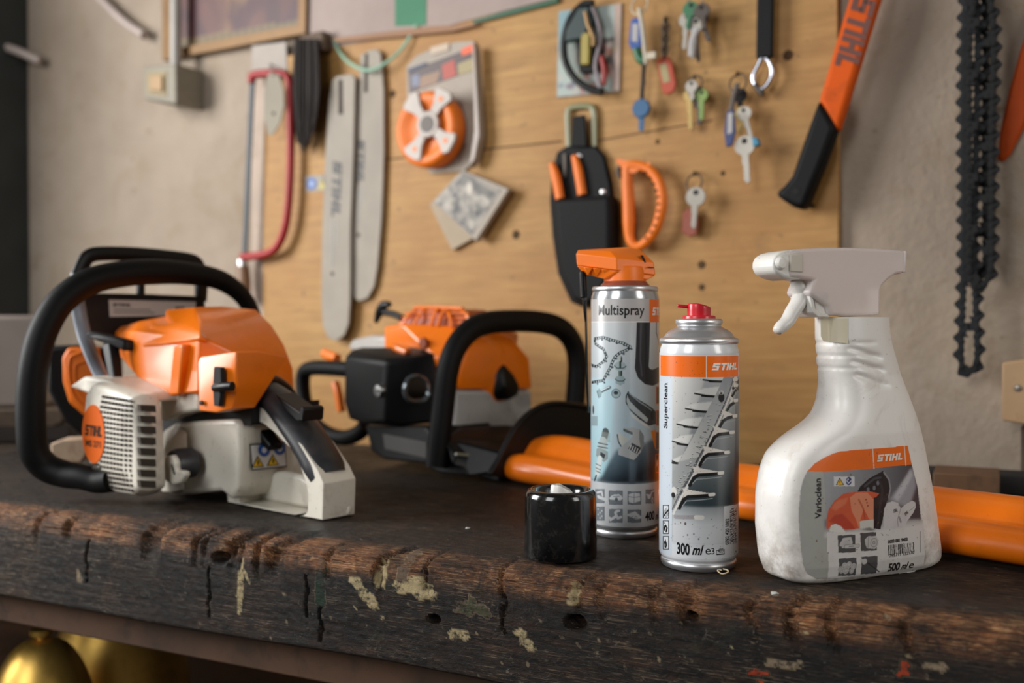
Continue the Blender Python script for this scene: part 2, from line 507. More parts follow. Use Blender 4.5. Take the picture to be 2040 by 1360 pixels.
# ---------------------------------------------------------------- the bench
wear_noise = lambda x, y, z, s_, o: noise.noise(Vector((x * s_[0] + o, y * s_[1], z * s_[2])))
def bench_x(px, py=1125): return BENCH.hit(px, py, 'y', 0).x
xs = np.concatenate([np.linspace(-1.5, -.72, 14)[:-1], np.arange(-.72, .50, .0016), np.linspace(.50, .95, 9)[1:]])
TH = .088
prof = []                                   # (y, z, edge) along the section, back top -> front -> bottom
for y in np.concatenate([np.linspace(.58, .13, 26), np.arange(.126, .034, -.004)]): prof.append((y, 0))
for y in np.arange(.0335, .016, -.0016): prof.append((y, 0))
RAD = .015
for a in np.linspace(0, math.pi / 2, 15): prof.append((.015 - RAD * math.sin(a), -RAD + RAD * math.cos(a)))
for z in np.arange(-RAD - .0016, -TH + .004, -.0016): prof.append((0, z))
prof += [(.002, -TH + .002), (.005, -TH), (.05, -TH), (.58, -TH)]
cuts = [(286, .0085, .013, .5), (270, .004, .006, .4), (372, .003, .006, .5), (390, .003, .005, .5), (444, .005, .012, .5), (463, .003, .006, .4), (497, .003, .007, .3),
        (528, .006, .010, .6), (545, .004, .006, .6), (640, .003, .003, .4), (740, .004, .007, .7), (835, .002, .003, .2), (985, .002, .003, .1), (1135, .003, .004, .5),
        (1180, .003, .003, .4), (1285, .003, .003, .4), (1352, .006, .005, .3), (1478, .003, .003, .6), (1560, .004, .005, .5), (1640, .003, .004, .3), (1790, .003, .003, .3), (118, .005, .006, .5), (60, .004, .005, .4)]
cuts = [(bench_x(a, 1080 + .13 * (a - 600) * .9), b_, c_, d_) for a, b_, c_, d_ in cuts]
cracks = [(bench_x(a), b_, c_) for a, b_, c_ in ((415, -.03, -.075), (612, -.025, -.06), (1003, -.02, -.05), (640, -.05, -.08), (170, -.02, -.06))]
holes = [(bench_x(1146, 1235), -.034, .009), (bench_x(432, 1100), -.022, .009), (bench_x(1375, 1190), -.02, .005), (bench_x(865, 1235), -.046, .006)]
NX, NP = len(xs), len(prof)
VX = np.repeat(xs[:, None], NP, 1); VY = np.repeat(np.array([p[0] for p in prof])[None], NX, 0); VZ = np.repeat(np.array([p[1] for p in prof])[None], NX, 0)
VY, VZ = VY.copy(), VZ.copy()
EDGE = np.exp(-(((VY - .004) / .022) ** 2 + ((VZ + .004) / .015) ** 2))      # how close to the worn front corner
fine = np.zeros_like(VX); big = np.zeros_like(VX); grain = np.zeros_like(VX)
jf = [j for j, (y, z) in enumerate(prof) if y < .13 and z > -TH + .001]
for i in range(NX):
    x = float(xs[i])
    for j in jf:
        y, z = prof[j]
        a = noise.noise(Vector((x * 9, y * 60, z * 60)))
        b_ = noise.noise(Vector((x * 22 + 5, y * 330, z * 330)))
        big[i, j] = a; grain[i, j] = b_
        fine[i, j] = noise.noise(Vector((x * 130, y * 200, z * 200 + 3)))
und = np.array([noise.noise(Vector((x * 3.2, 3.3, 0))) + .5 * noise.noise(Vector((x * 9, 7.3, 0))) for x in xs])[:, None]
d = EDGE * (.0055 + .0045 * und + .003 * big + .0022 * grain + .001 * fine) + .0007 * fine * (VY < .13) + .0008 * grain * (VY < .01)
for (cx, cw, dep, sl) in cuts:
    # gouge runs back over the corner at a slant
    xx = VX - cx - sl * (VY - .0) + .25 * (VZ)
    d += dep * np.clip(1.25 * np.exp(-(xx / cw) ** 2 * 1.2), 0, 1) * np.exp(-(((VY - .006) / .026) ** 2 + ((VZ + .010) / .018) ** 2))
for (cx, za, zb) in cracks:
    wv = .0010; xx = VX - cx + .0012 * np.sin(VZ * 260 + cx * 90) + .0022 * fine
    d += .0035 * np.exp(-(xx / wv) ** 2) * ((VZ < za) & (VZ > zb) & (VY < .01))
for (cx, cz, r) in holes:
    rr = np.hypot(VX - cx, (VZ - cz) * 1.5); d += .010 * np.clip((r - rr) / r * 2.2, 0, 1) * (VY < .01)
d = np.where((VZ > -.004) & (VY > .008), np.maximum(d, 0), d)
ny = np.zeros(NP); nz = np.zeros(NP)        # inward direction of every profile point
for j, (y, z) in enumerate(prof):
    if z == 0 and y > .015: ny[j], nz[j] = 0, -1
    elif y == 0: ny[j], nz[j] = 1, 0
    elif z > -RAD - .001 and y < .016: q = Vector((y - .015, z + RAD)); q.normalize(); ny[j], nz[j] = -q.x, -q.y
    else: ny[j], nz[j] = .2, .2
VY += d * ny[None]; VZ += d * nz[None]
VY += (.004 * und) * (np.abs(VY) < .1) * (VZ < 0.001) * np.exp(-np.clip(VY, 0, 1) / .02)
VZ += (.004 * np.array([noise.noise(Vector((x * 4, 9, 1))) for x in xs])[:, None]) * (VZ < -.06)
mb = MB()
mb.v = [Vector(p) for p in zip(VX.ravel(), VY.ravel(), VZ.ravel())]
mb.f = [(i * NP + j, (i + 1) * NP + j, (i + 1) * NP + j + 1, i * NP + j + 1) for i in range(NX - 1) for j in range(NP - 1)]
mb.f += [(i * NP, i * NP + NP - 1, (i + 1) * NP + NP - 1, (i + 1) * NP) for i in range(NX - 1)]
mb.f += [tuple(range(NP)), tuple(reversed(range((NX - 1) * NP, NX * NP)))]
mb.mi = [0] * len(mb.f)
# r = worn corner, g = paint mask, b = paint kind
wear = np.clip(EDGE * 1.3 + .35 * big * EDGE, 0, 1); paint = np.zeros_like(VX); kind = np.zeros_like(VX)
def spot(px, py, rx, rz, slant, kd, rough=.5):
    h = BENCH.hit(px, py, 'y', 0)
    xx = (VX - h.x - slant * (VZ - h.z)) / rx; zz = (VZ - h.z) / rz
    rr = np.sqrt(np.abs(xx) ** 2.5 + np.abs(zz) ** 2.5) + rough * (fine * .9 + grain * .5)
    m_ = (rr < 1) & (VY < .03)
    paint[m_] = 1; kind[m_] = kd
for s_ in ((478, 1170, .0032, .022, .05, 0), (488, 1142, .002, .007, -.6, 0), (748, 1148, .0022, .011, 0, 0), (762, 1146, .0028, .010, 0, 0), (812, 1166, .014, .006, .6, 0, .9), (848, 1180, .008, .006, 0, 0, .9),
           (800, 1135, .005, .012, 0, .35, .9), (722, 1175, .006, .013, -1.0, 0, 1.0), (912, 1262, .008, .004, .6, 0, 1.0), (940, 1210, .014, .006, -.6, .5, 1.2), (636, 1160, .0013, .012, 0, 1), (640, 1170, .005, .020, 0, .7, .6),
           (1138, 1190, .004, .008, 0, 0, .8), (1045, 1275, .006, .008, -.6, 0, 1.0), (155, 1150, .003, .006, 0, .2, .9), (1800, 1335, .004, .005, 0, 1, 1.0), (1560, 1325, .012, .003, .4, .2, 1.2), (1860, 1330, .006, .002, 0, .2, 1.1), (1512, 1345, .006, .004, 0, 1, 1.2)):
    spot(*s_)
for q in range(34):
    rx = random.uniform(.0005, .0014)
    spot(random.uniform(300, 1950), random.uniform(1180, 1350), rx, random.uniform(.0005, .0014), random.uniform(-1, 1), random.choice([.2, .2, 0, .5]), .6)
cols = np.stack([wear, paint, kind, np.ones_like(VX)], -1).reshape(-1, 4)
k = N('old oily bench timber'); v = k.coord(); a = k.n('ShaderNodeVertexColor', _layer_name='ink')
sp = k.n('ShaderNodeSeparateColor'); k.l(a.outputs['Color'], sp.inputs[0])
gv = k.coord((6, 150, 150)); g = k.noise(gv, 3, 6, .65, .5)
gv2 = k.coord((14, 400, 400)); g2 = k.noise(gv2, 3, 4, .6)
gv3 = k.coord((9, 60, 60)); g3 = k.noise(gv3, 4, 7, .7, .8)
blot = k.noise(v, 14, 8, .68, .5); blot2 = k.noise(v, 41, 6, .7, .3)
c = k.mix(k.ramp(g, [(.35, 0.0), (.7, 1.0)]), '050403', '1a130e')
c = k.mix(k.math('MULTIPLY', k.ramp(g3, [(.46, 0.0), (.66, 1.0)]), .8), c, '40291a')
c = k.mix(k.math('MULTIPLY', k.ramp(blot, [(.52, 0.0), (.66, 1.0)]), .5), c, '4d3a2b')
dk = k.noise(v, 23, 7, .7, .9)
c = k.mix(k.math('MULTIPLY', k.ramp(dk, [(.50, 0.0), (.60, 1.0)]), .8), c, '040303')
c = k.mix(k.math('MULTIPLY', k.ramp(blot2, [(.58, 0.0), (.70, 1.0)]), .35), c, '3b3f2c')
scr = k.math('MULTIPLY', k.ramp(g2, [(.55, 0.0), (.64, 1.0)]), k.ramp(blot, [(.40, 0.0), (.60, 1.0)]))
c = k.mix(k.math('MULTIPLY', scr, .6), c, '8f7c64')
nick = k.noise(k.coord((1, 1.8, 1.8)), 95, 8, .85, .35)
c = k.mix(k.math('MULTIPLY', k.ramp(nick, [(.58, 0.0), (.63, 1.0)]), k.math('MULTIPLY', k.ramp(blot2, [(.46, 0.0), (.56, 1.0)]), .55)), c, 'a0907c')
wcol = k.mix(k.ramp(g, [(.34, 0.0), (.60, 1.0)]), '3a2214', '96603a')
wcol = k.mix(k.math('MULTIPLY', k.ramp(g2, [(.50, 0.0), (.64, 1.0)]), .8), wcol, 'd8a878')
wcol = k.mix(k.math('MULTIPLY', k.ramp(blot2, [(.46, 0.0), (.60, 1.0)]), .6), wcol, '2a1a10')
wm = k.math('MULTIPLY', k.ramp(sp.outputs[0], [(.18, 0.0), (.70, 1.0)]), k.ramp(k.noise(v, 22, 8, .75, .6), [(.36, .05), (.58, 1.0)]))
c = k.mix(wm, c, wcol)
pr = k.n('ShaderNodeValToRGB'); e = pr.color_ramp.elements; pr.color_ramp.interpolation = 'CONSTANT'
e[0].position = 0; e[0].color = lin('b8a67c'); e[1].position = .1; e[1].color = lin('95826a')
for p_, q_ in ((.3, '6a5846'), (.45, '4c4c34'), (.6, '0e2a1a'), (.85, 'a83c16')): z_ = e.new(p_); z_.color = lin(q_)
k.l(sp.outputs[2], pr.inputs[0])
c = k.mix(k.math('MULTIPLY', sp.outputs[1], k.ramp(k.noise(v, 150, 5, .75), [(.38, .05), (.52, 1.0)])), c, pr.outputs[0])
k.l(c, k.b.inputs['Base Color'])
k.l(k.ramp(blot, [(.35, .36), (.65, .66)]), k.b.inputs['Roughness'])
k.b.inputs['Specular IOR Level'].default_value = .26
hgt = k.math('ADD', k.math('ADD', k.math('MULTIPLY', g, .25), k.math('MULTIPLY', g2, .35)), k.math('MULTIPLY', k.noise(v, 190, 8, .8), 1.1))
hgt = k.math('ADD', hgt, k.math('ADD', k.math('MULTIPLY', blot2, 1.8), k.math('MULTIPLY', nick, .8)))
k.bump(hgt, .9, .0026)
M['bench'] = k.m
mb.c = {i: tuple(cols[i]) for i in range(len(mb.v))}
M['rail'] = mat('brown rail timber', '573c28', .7, dirt='1a1410', damt=.6, var=.2, bump=.4, bscale=60)
T = thing('workbench', BENCH, (0, .29, -Z0), 'old dark timber workbench with a gouged paint-spattered front edge', 'workbench')
top = build('bench_top', mb, M['bench'], T, vc=True, sharp=60)
mb = MB(); mb.box((-.28, .045, -TH - .018), (2.3, .03, .036)); build('front_rail', mb, M['rail'], T, bevel=.002)
for x_ in (bench_x(8, 1250) - .205, .8):
    mb = MB(); mb.box((x_, .05, -.49), (.07, .07, .81)); build('leg', mb, M['rail'], T, bevel=.003)
for x_ in (bench_x(375, 1310) + .03, .8):
    mb = MB(); mb.box((x_ - .02, .50, -.49), (.07, .07, .81)); build('leg', mb, M['rail'], T, bevel=.003)
mb = MB(); mb.box((-.28, .30, -.350), (2.2, .5, .022)); build('shelf_board', mb, M['rail'], T, bevel=.002)

# brass pans standing on the bench's shelf
M['brass'] = mat('worn brass', 'e8bd62', .42, .85, dirt='6b4a1c', damt=.35, bump=.3, bscale=500)
def brass(px, py, d, R_, H, label):
    z = -.3384
    x_ = (px - 1020) / FPX * d; F_ = Frame((x_, d, Z0 + z), 20)
    t = thing('brass_lid', F_, (0, 0, 0), label, 'lid', 'brass lids on the bench shelf')
    mb = MB(); pr_ = [(R_ * .6, 0), (R_ * .97, .002), (R_, .01)] + [(R_ * math.cos(a_) ** .8, .01 + H * math.sin(a_)) for a_ in np.linspace(.15, 1.45, 12)] + [(.0, .01 + H)]
    mb.lathe(pr_, seg=72); build('bowl', mb, M['brass'], t)
    mb = MB(); mb.lathe([(.006, H + .006), (.006, H + .012), (.012, H + .014), (.012, H + .020), (0, H + .022)], seg=20); build('knob', mb, M['brass'], t)
brass(78, 1300, 1.10, .064, .158, "round brass lid with a small knob under the bench, nearer the bench leg")
brass(235, 1300, 1.29, .088, .182, "wider brass lid under the bench, right of the lid nearer the bench leg")

# ================================================================ CANS
def can_frame(px, d): 
    X = (px - 1020) / FPX * d
    return Frame((X, d, Z0 + .0006), -math.degrees(math.atan2(X, d)))
def can_map(F, R):
    def P(px, py):
        x = F.hit(px, py, 'y', 0).x; th = math.asin(max(-1, min(1, x / R)))
        return (R * th, F.hit(px, py, 'y', -R * math.cos(th)).z)
    def fn(off): return lambda s, z: Vector(((R + off) * math.sin(s / R), -(R + off) * math.cos(s / R), z))
    return P, fn

# ---------------------------------------------------------------- small can with the red spray head
R = .0286
F = can_frame(1392.5, .7306); P, fn = can_map(F, R)
A = lambda x, y: P(1305 + x / 5.667, 690 + y / 5.667)
Bq = lambda x, y: P(1305 + x / 5.667, 910 + y / 5.667)
T = thing('spray_can', F, (0, 0, 0), 'white and silver spray can with an orange band and a small red spray head, cleaner with a hedge trimmer blade on its label', 'spray can')
T['label'] = 'shorter white spray can with orange band and small red spray head'
M['can_white'] = mat('white lacquered tin', 'e2e5e7', .22, .05, coat=.5, dirt='4b3a2c', dscale=40, damt=.15, var=.02)
mb = MB()
mb.lathe([(.0235, 0), (.0262, .0006), (.0270, .002), (.0272, .004), (.0266, .0050), (.0266, .0060), (.0276, .0070), (.0284, .0082), (R, .0095), (R, .155), (.0283, .158), (.0272, .161), (.0268, .1622)], 0, 96)
build('body', mb, M['can_white'], T, sharp=50)
mb = MB(); mb.lathe([(.0232, .0000), (.0262, -.0002), (.0273, .0016), (.0276, .0034), (.0272, .0048), (.0267, .0052), (.0264, .0050)], 0, 96)
build('bottom_rim', mb, M['tin'], T, sharp=50)
mb = MB(); mb.lathe([(.0268, .1615), (.0283, .1622), (.0287, .1636), (.0286, .1652), (.0276, .1660), (.0262, .1662), (.0252, .1672), (.0238, .1694), (.0215, .1714), (.0188, .1728), (.0168, .1738), (.0158, .1748), (.0158, .1756), (.0168, .1760), (.0171, .1772), (.0170, .1790), (.0160, .1799), (.0140, .1800), (.011, .1780), (0, .1780)], 0, 96)
build('shoulder', mb, M['tin'], T, sharp=50)
# red head
M['red'] = mat('red plastic', 'd8202f', .3, coat=.2, sss=.05)
mb = MB()
mb.lathe([(.0119, .1785), (.0119, .1818), (.0114, .1823), (.0088, .1823)], 0, 48)
rings = []
for z_, dz_ in ((.1815, 0), (.1870, 0), (.1905, 1), (.1913, 1)):
    ring = []
    for i in range(48):
        a = 2 * math.pi * i / 48; rr = .0086 - (.0006 if z_ > .191 else 0)
        x_, y_ = rr * math.cos(a), rr * math.sin(a)
        ring.append(Vector((x_, y_, z_ - dz_ * .0022 * max(0, (x_ + .002) / .0086) ** 1.4)))
    rings.append(ring)
mb.loft(rings)
mb.tube([(-.0075, -.002, .1888), (-.0155, -.0036, .1895)], .0013, seg=12, smooth=1)
build('spray_head', mb, M['red'], T, sharp=45, bevel=.0004)

Cv = Canvas(-.0435, .0098, .0435, .1552, .00034)
Cv.C[:] = lin('d6dadd')[:3]
def prect(C, f, x0, y0, x1, y1, col, a=1): 
    C.poly([f(x0, y0), f(x1, y0), f(x1, y1), f(x0, y1)], col, a)
def ppoly(C, f, pts, col, a=1, soft=0): C.poly([f(*p) for p in pts], col, a, soft)
def pline(C, f, pts, w_, col, a=1, soft=1): C.line([f(*p) for p in pts], w_, col, a, soft)
pxs = .37e-3
zt = A(400, 345)[1]; zb = Bq(400, 980)[1]; sl = A(205, 700)[0]; sr = .045
Cv.grad([(sl, zt), (sr, zt), (sr, zb), (sl, zb)], 'd5d3ce', A(205, 345), '5d6a70', Bq(900, 380))
Cv.grad([A(560, 345), A(950, 345), Bq(950, 560), Bq(300, 560), Bq(280, 200)], 'a8abac', A(750, 345), '2e3b40', Bq(650, 480), soft=14)
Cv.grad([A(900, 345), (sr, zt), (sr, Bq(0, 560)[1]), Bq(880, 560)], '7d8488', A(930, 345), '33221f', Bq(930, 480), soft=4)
Cv.grad([(sl, Bq(0, 470)[1]), (sr, Bq(0, 470)[1]), (sr, zb), (sl, zb)], '6a7175', Bq(400, 500), 'c5c9cb', Bq(400, 760), soft=10)
prect(Cv, Bq, 205, 760, 1000, 980, 'c9cccf', .8)
# the strip left of the picture
Cv.poly([(-.05, zt), (sl, zt), (sl, 0), (-.05, 0)], 'c9d3dc')
# upper teeth, left of the blade
for (x0, y0, x1, y1) in ((540, 375, 745, 395), (450, 530, 670, 565), (350, 700, 580, 738), (255, 875, 480, 918), (205, 1068, 375, 1112), (205, 1290, 268, 1318)):
    ppoly(Cv, A, ((x0, y0 - 12), (x0 + 100, y0 - 60), (x1 + 60, y0 - 80), (x1, y1)), 'dedcd6', .7, 3)
    pline(Cv, A, ((x0, y0), ((x0 + x1) / 2, (y0 + y1) / 2 + 4)), 3.0 * pxs, '141215'); pline(Cv, A, (((x0 + x1) / 2 - 30, (y0 + y1) / 2 + 6), (x1, y1)), 4.6 * pxs, '0c0b0d')
# blade
Cv.grad([A(765, 345), A(885, 345), A(450, 1340), Bq(205, 570), Bq(205, 210), A(270, 1330), A(480, 930)], '8f9398', A(820, 345), 'b8b8b4', A(500, 1150))
ppoly(Cv, Bq, ((205, 205), (280, 50), (490, 0), (205, 590)), '8b8f90', .7, 3)
pline(Cv, A, ((880, 345), (830, 500), (720, 770), (600, 1040), (440, 1350)), 2.2 * pxs, '4a4549')
pline(Cv, Bq, ((455, 90), (205, 590)), 2.2 * pxs, '5a585a')
rnd = random.Random(3)
for q in range(170):
    t = rnd.random() ** .8; y_ = 640 + t * 1250; xc = 830 - (y_ - 500) * .46; x_ = xc + rnd.uniform(-90, 60)
    w_ = rnd.uniform(6, 24) * (1 - t * .4)
    if x_ < 212: continue
    pline(Cv, A, ((x_, y_), (x_ + w_, y_ - w_ * rnd.uniform(-.2, .5))), rnd.uniform(.8, 1.8) * pxs, '2c2d30', .9)
    pline(Cv, A, ((x_, y_ - 9), (x_ + w_, y_ - 9)), .8 * pxs, 'e6e6e2', .6)
# light front bar and its right-hand teeth
pline(Cv, A, ((905, 345), (862, 470), (760, 740), (650, 980), (480, 1360)), 3.6 * pxs, 'd8d2ca')
pline(Cv, Bq, ((520, 20), (450, 180), (215, 640)), 5 * pxs, 'd2cfc9')
teeth = [((870, 470), (935, 375)), ((855, 570), (940, 440)), ((790, 745), (940, 610)), ((712, 930), (930, 785)), ((615, 1120), (895, 970)), ((505, 1340), (840, 1195)), ((395, 320 + 1247), (770, 180 + 1247)), ((285, 575 + 1247), (670, 425 + 1247))]
for (bx, by), (tx, ty) in teeth:
    ppoly(Cv, A, ((bx - 8, by), (bx + 55, ty - 5), (bx + 30, ty - 75), (tx - 60, ty - 18), (tx - 30, ty), (bx + 75, ty + 12), (bx + 20, by)), 'd6d0c8')
    pline(Cv, A, ((bx, by), (bx + 45, ty + 55), (bx + 95, ty + 22), (tx - 60, ty + 6)), 6.5 * pxs, '121113')
    pline(Cv, A, ((bx + 30, by - 20), (bx + 75, ty + 70), (tx - 30, ty + 42)), 1.4 * pxs, '9aa0a0')
    pline(Cv, A, ((tx - 55, ty), (tx - 14, ty - 4)), 6.5 * pxs, 'd9d4cc')
pline(Cv, Bq, ((240, 675), (440, 678)), 8 * pxs, '9a9799'); pline(Cv, Bq, ((465, 682), (530, 684)), 8.5 * pxs, 'd6d3cc')
# bolt
e_ = A(740, 575); Cv.ell(e_[0], e_[1], .0026, .0034, '121013'); e_ = A(740, 520); Cv.ell(e_[0], e_[1], .0022, .0015, 'bdb8b2')
e_ = A(738, 528); Cv.ell(e_[0], e_[1], .0010, .0008, '30302f')
e_ = Bq(222, 390); Cv.ell(e_[0], e_[1], .0024, .0034, 'd6d3cf'); e_ = Bq(215, 430); Cv.ell(e_[0], e_[1], .0018, .002, '101010')
# fine rows on the left strip edge
for q in range(70):
    y_ = 200 + q * 25 + rnd.uniform(-4, 4); e_ = A(48, y_); pline(Cv, A, ((44, y_), (52, y_ + rnd.uniform(4, 12))), .7 * pxs, '3a3a3e', .8)
# the orange band
z0_, z1_ = A(400, 348)[1], A(400, 109)[1]
Cv.poly([(A(66, 200)[0], z0_), (A(934, 200)[0], z0_), (A(934, 200)[0], z1_), (A(66, 200)[0], z1_)], 'f66f06')
sx_ = A(577, 200)[0]; Cv.line([(sx_, z0_), (sx_, z1_)], 1.8 * pxs, 'efe6dc')
# pictograms
for y_ in (540, 715, 890):
    for (g_, col_) in ((0, '1a1a1d'), (9, 'd5dade')):
        x0, y0, x1, y1 = 92 + g_, y_ + g_, 171 - g_, y_ + 155 - g_
        pline(Cv, Bq, ((x0 + 8, y0 + 8), (x1 - 8, y0 + 8), (x1 - 8, y1 - 8), (x0 + 8, y1 - 8), (x0 + 8, y0 + 8)), 2.6 * pxs, col_)
        prect(Cv, Bq, x0 + 8, y0 + 8, x1 - 8, y1 - 8, col_)
pline(Cv, Bq, ((105, 670), (160, 600)), 3.4 * pxs, '1a1a1d')
for q in range(5): pline(Cv, Bq, ((108 + q * 9, 650 - q * 12), (104 + q * 9, 610 - q * 9)), 1.2 * pxs, '1a1a1d'); pline(Cv, Bq, ((122 + q * 8, 668 - q * 9), (136 + q * 7, 685 - q * 9)), 1.2 * pxs, '1a1a1d')
ppoly(Cv, Bq, ((112, 830), (106, 790), (118, 770), (130, 760), (140, 775), (152, 800), (148, 845), (132, 850)), '1a1a1d'); pline(Cv, Bq, ((120, 855), (132, 800)), 2 * pxs, 'd5dade'); pline(Cv, Bq, ((110, 738), (122, 750)), 1.6 * pxs, '1a1a1d')
e_ = Bq(126, 985); Cv.ell(e_[0], e_[1], .0020, .0027, '141417'); ppoly(Cv, Bq, ((113, 975), (128, 920), (140, 975)), '141417'); e_ = Bq(122, 992); Cv.ell(e_[0], e_[1], .0006, .0012, 'c9ced2')
# barcode panel
ppoly(Cv, Bq, ((768, 558), (850, 545), (938, 518), (938, 1150), (768, 1150)), 'dcdee0')
rows = 0; y_ = 575
while y_ < 975:
    t_ = rnd.choice([3, 3, 6, 9]); ppoly(Cv, Bq, ((835, y_ + 8), (912, y_ - 6), (912, y_ - 6 + t_), (835, y_ + 8 + t_)), '1a1a1d'); y_ += t_ + rnd.choice([3, 5, 8])
pline(Cv, Bq, ((892, 1100), (905, 1065), (912, 1090), (900, 1110), (892, 1098)), 1.5 * pxs, '222')if False else None
e_ = Bq(903, 1090); Cv.ring(e_[0], e_[1], .0018, .0005, '222224')
# specks of dirt
for q in range(260):
    s_ = rnd.uniform(-.035, .035); z_ = rnd.uniform(.018, .15); r_ = rnd.uniform(.00012, .00035)
    Cv.ell(s_, z_, r_, r_, '3a2c22', .8)
for (x_, y_, r_) in ((235, 752, .0005), (298, 742, .0004), (348, 752, .0008), (372, 880, .0005), (440, 870, .0005), (570, 1165, .0008), (748, 1155, .0006), (492, 925, .0005), (590, 915, .0004), (700, 1170, .0004)):
    e_ = Bq(x_, y_); Cv.ell(e_[0], e_[1], r_, r_ * 1.3, '4a2e1e', .9)
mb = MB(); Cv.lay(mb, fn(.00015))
f3 = fn(.0003)
def tx(mb, s, x, y, w_, h_, rot, col, f=f3, bold=0.0, shear=0.0, step=.0014): put2d(mb, fitw(text2d(s, bold, shear), x, y, w_, h_ / .70, rot), f, col, step)
L0 = A(148, 925); L1 = A(148, 415)
tx(mb, 'Superclean', L0[0], L0[1], L1[1] - L0[1], .0046, 90, '1a1a24', bold=.022)
L0 = A(632, 268); L1 = A(912, 190); put2d(mb, fitw(logo2d(), L0[0], L0[1], L1[0] - L0[0], .0050), f3, 'f3ece4', .0014)
L0 = Bq(255, 1086); L1 = Bq(395, 1086); tx(mb, '300', L0[0], L0[1], L1[0] - L0[0], .0078, 0, '121216', bold=.03)
L0 = Bq(420, 1098); L1 = Bq(548, 1098); tx(mb, 'ml', L0[0], L0[1], L1[0] - L0[0], .0068, 0, '121216', bold=.025, shear=.35)
L0 = Bq(566, 1098); L1 = Bq(622, 1098); tx(mb, 'e', L0[0], L0[1], L1[0] - L0[0], .0062, 0, '121216')
L0 = Bq(628, 1096); L1 = Bq(662, 1096); tx(mb, '3', L0[0], L0[1], L1[0] - L0[0], .0044, 0, '121216')
L0 = Bq(700, 1082); L1 = Bq(760, 1082); tx(mb, '405', L0[0], L0[1], L1[0] - L0[0], .0032, 0, '2a2a2e')
for p_, q_ in (((686, 1095), (772, 1095)), ((686, 1050), (772, 1046)), ((686, 1095), (686, 1050)), ((772, 1095), (772, 1046))):
    a_, b_ = Bq(*p_), Bq(*q_); h_ = .00012
    put2d(mb, rect2d(min(a_[0], b_[0]) - h_, min(a_[1], b_[1]) - h_, max(a_[0], b_[0]) + h_, max(a_[1], b_[1]) + h_), f3, '2a2a2e', .0014)
L0 = Bq(822, 985); L1 = Bq(822, 692); tx(mb, '0782 420 1002', L0[0], L0[1], L1[1] - L0[1], .0036, 90, '1a1a1e', bold=.02)
L0 = Bq(938, 975); L1 = Bq(938, 605); tx(mb, '795711 018641', L0[0], L0[1], L1[1] - L0[1], .0022, 90, '2a2a2e')
M['ink_can'] = ink('printed lacquer', .32, .0, .2)
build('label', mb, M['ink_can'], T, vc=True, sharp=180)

# ---------------------------------------------------------------- tall can with the orange flip-up head
F = can_frame(1245, .842); R2 = .0286; P, fn = can_map(F, R2)
C1 = lambda x, y: P(1165 + x / 5.23, 580 + y / 5.23)
C2 = lambda x, y: P(1165 + x / 5.037, 820 + y / 5.037)
T = thing('spray_can', F, (0, 0, 0), 'taller grey spray can with orange flip head and black straws, tools pictured on it', 'spray can')
zc = lambda py: F.hit(1245, py, 'y', 0).z
mb = MB(); zs = zc(597)
mb.lathe([(.0235, 0), (.0262, .0006), (.0270, .002), (.0272, .004), (.0266, .0050), (.0266, .0060), (.0276, .0070), (.0284, .0082), (R2, .0095), (R2, zs), (.0283, zs + .003), (.0276, zs + .005), (.0272, zs + .0066)], 0, 96)
M['can_silver'] = mat('silver lacquered tin', 'b9bdbf', .22, .7, coat=.4, var=.02)
build('body', mb, M['can_silver'], T, sharp=50)
mb = MB(); mb.lathe([(.0232, .0000), (.0262, -.0002), (.0273, .0016), (.0276, .0034), (.0272, .0048), (.0267, .0052), (.0264, .0050)], 0, 96)
build('bottom_rim', mb, M['tin'], T, sharp=50)
zr = zc(580)
mb = MB(); mb.lathe([(.0268, zr - .001), (.0276, zr), (.0279, zr + .0014), (.0278, zr + .003), (.0268, zr + .0038), (.0250, zr + .0036), (.0225, zr + .0036)], 0, 96)
build('top_rim', mb, M['tin'], T, sharp=50)
M['amber'] = mat('red brown collar plastic', '8f4630', .35, coat=.3)
mb = MB(); mb.lathe([(.0215, zr + .003), (.0205, zr + .0052), (.0186, zr + .0072), (.0176, zr + .0085), (.0172, zr + .012), (0, zr + .012)], 0, 72); build('collar', mb, M['amber'], T)
# flip head
za, zb_, zt_ = zc(556), zc(541), zc(492)
mb = MB()
def hz(px, py, y): h = F.hit(px, py, 'y', y); return (h.x, y, h.z)
up = [hz(1147.5, 505, -.006), hz(1149, 528, -.006), hz(1151, 498, .002), hz(1228, 514, -.019), hz(1229, 538, -.019), hz(1302, 522, -.004), hz(1306, 548, -.004), hz(1296, 541, .0),
      hz(1252, 492, .015), hz(1262, 497, .016), hz(1275, 497, .016), hz(1300, 523, .016), hz(1303, 545, .016), hz(1165, 497, .014), hz(1160, 525, .014), hz(1216, 500, -.012)]
mb.hull(up)
low = [hz(1149, 529, -.006), hz(1162, 545, -.004), hz(1205, 556, -.013), hz(1290, 557, -.008), hz(1305, 549, -.004), hz(1229, 539, -.0185), hz(1165, 530, .012), hz(1205, 552, .013), hz(1290, 553, .013), hz(1303, 546, .014)]
mb.hull(low)
mb.lathe([(.0178, za - .004), (.0178, za + .006), (.0168, zb_ + .004)], 0, 48)
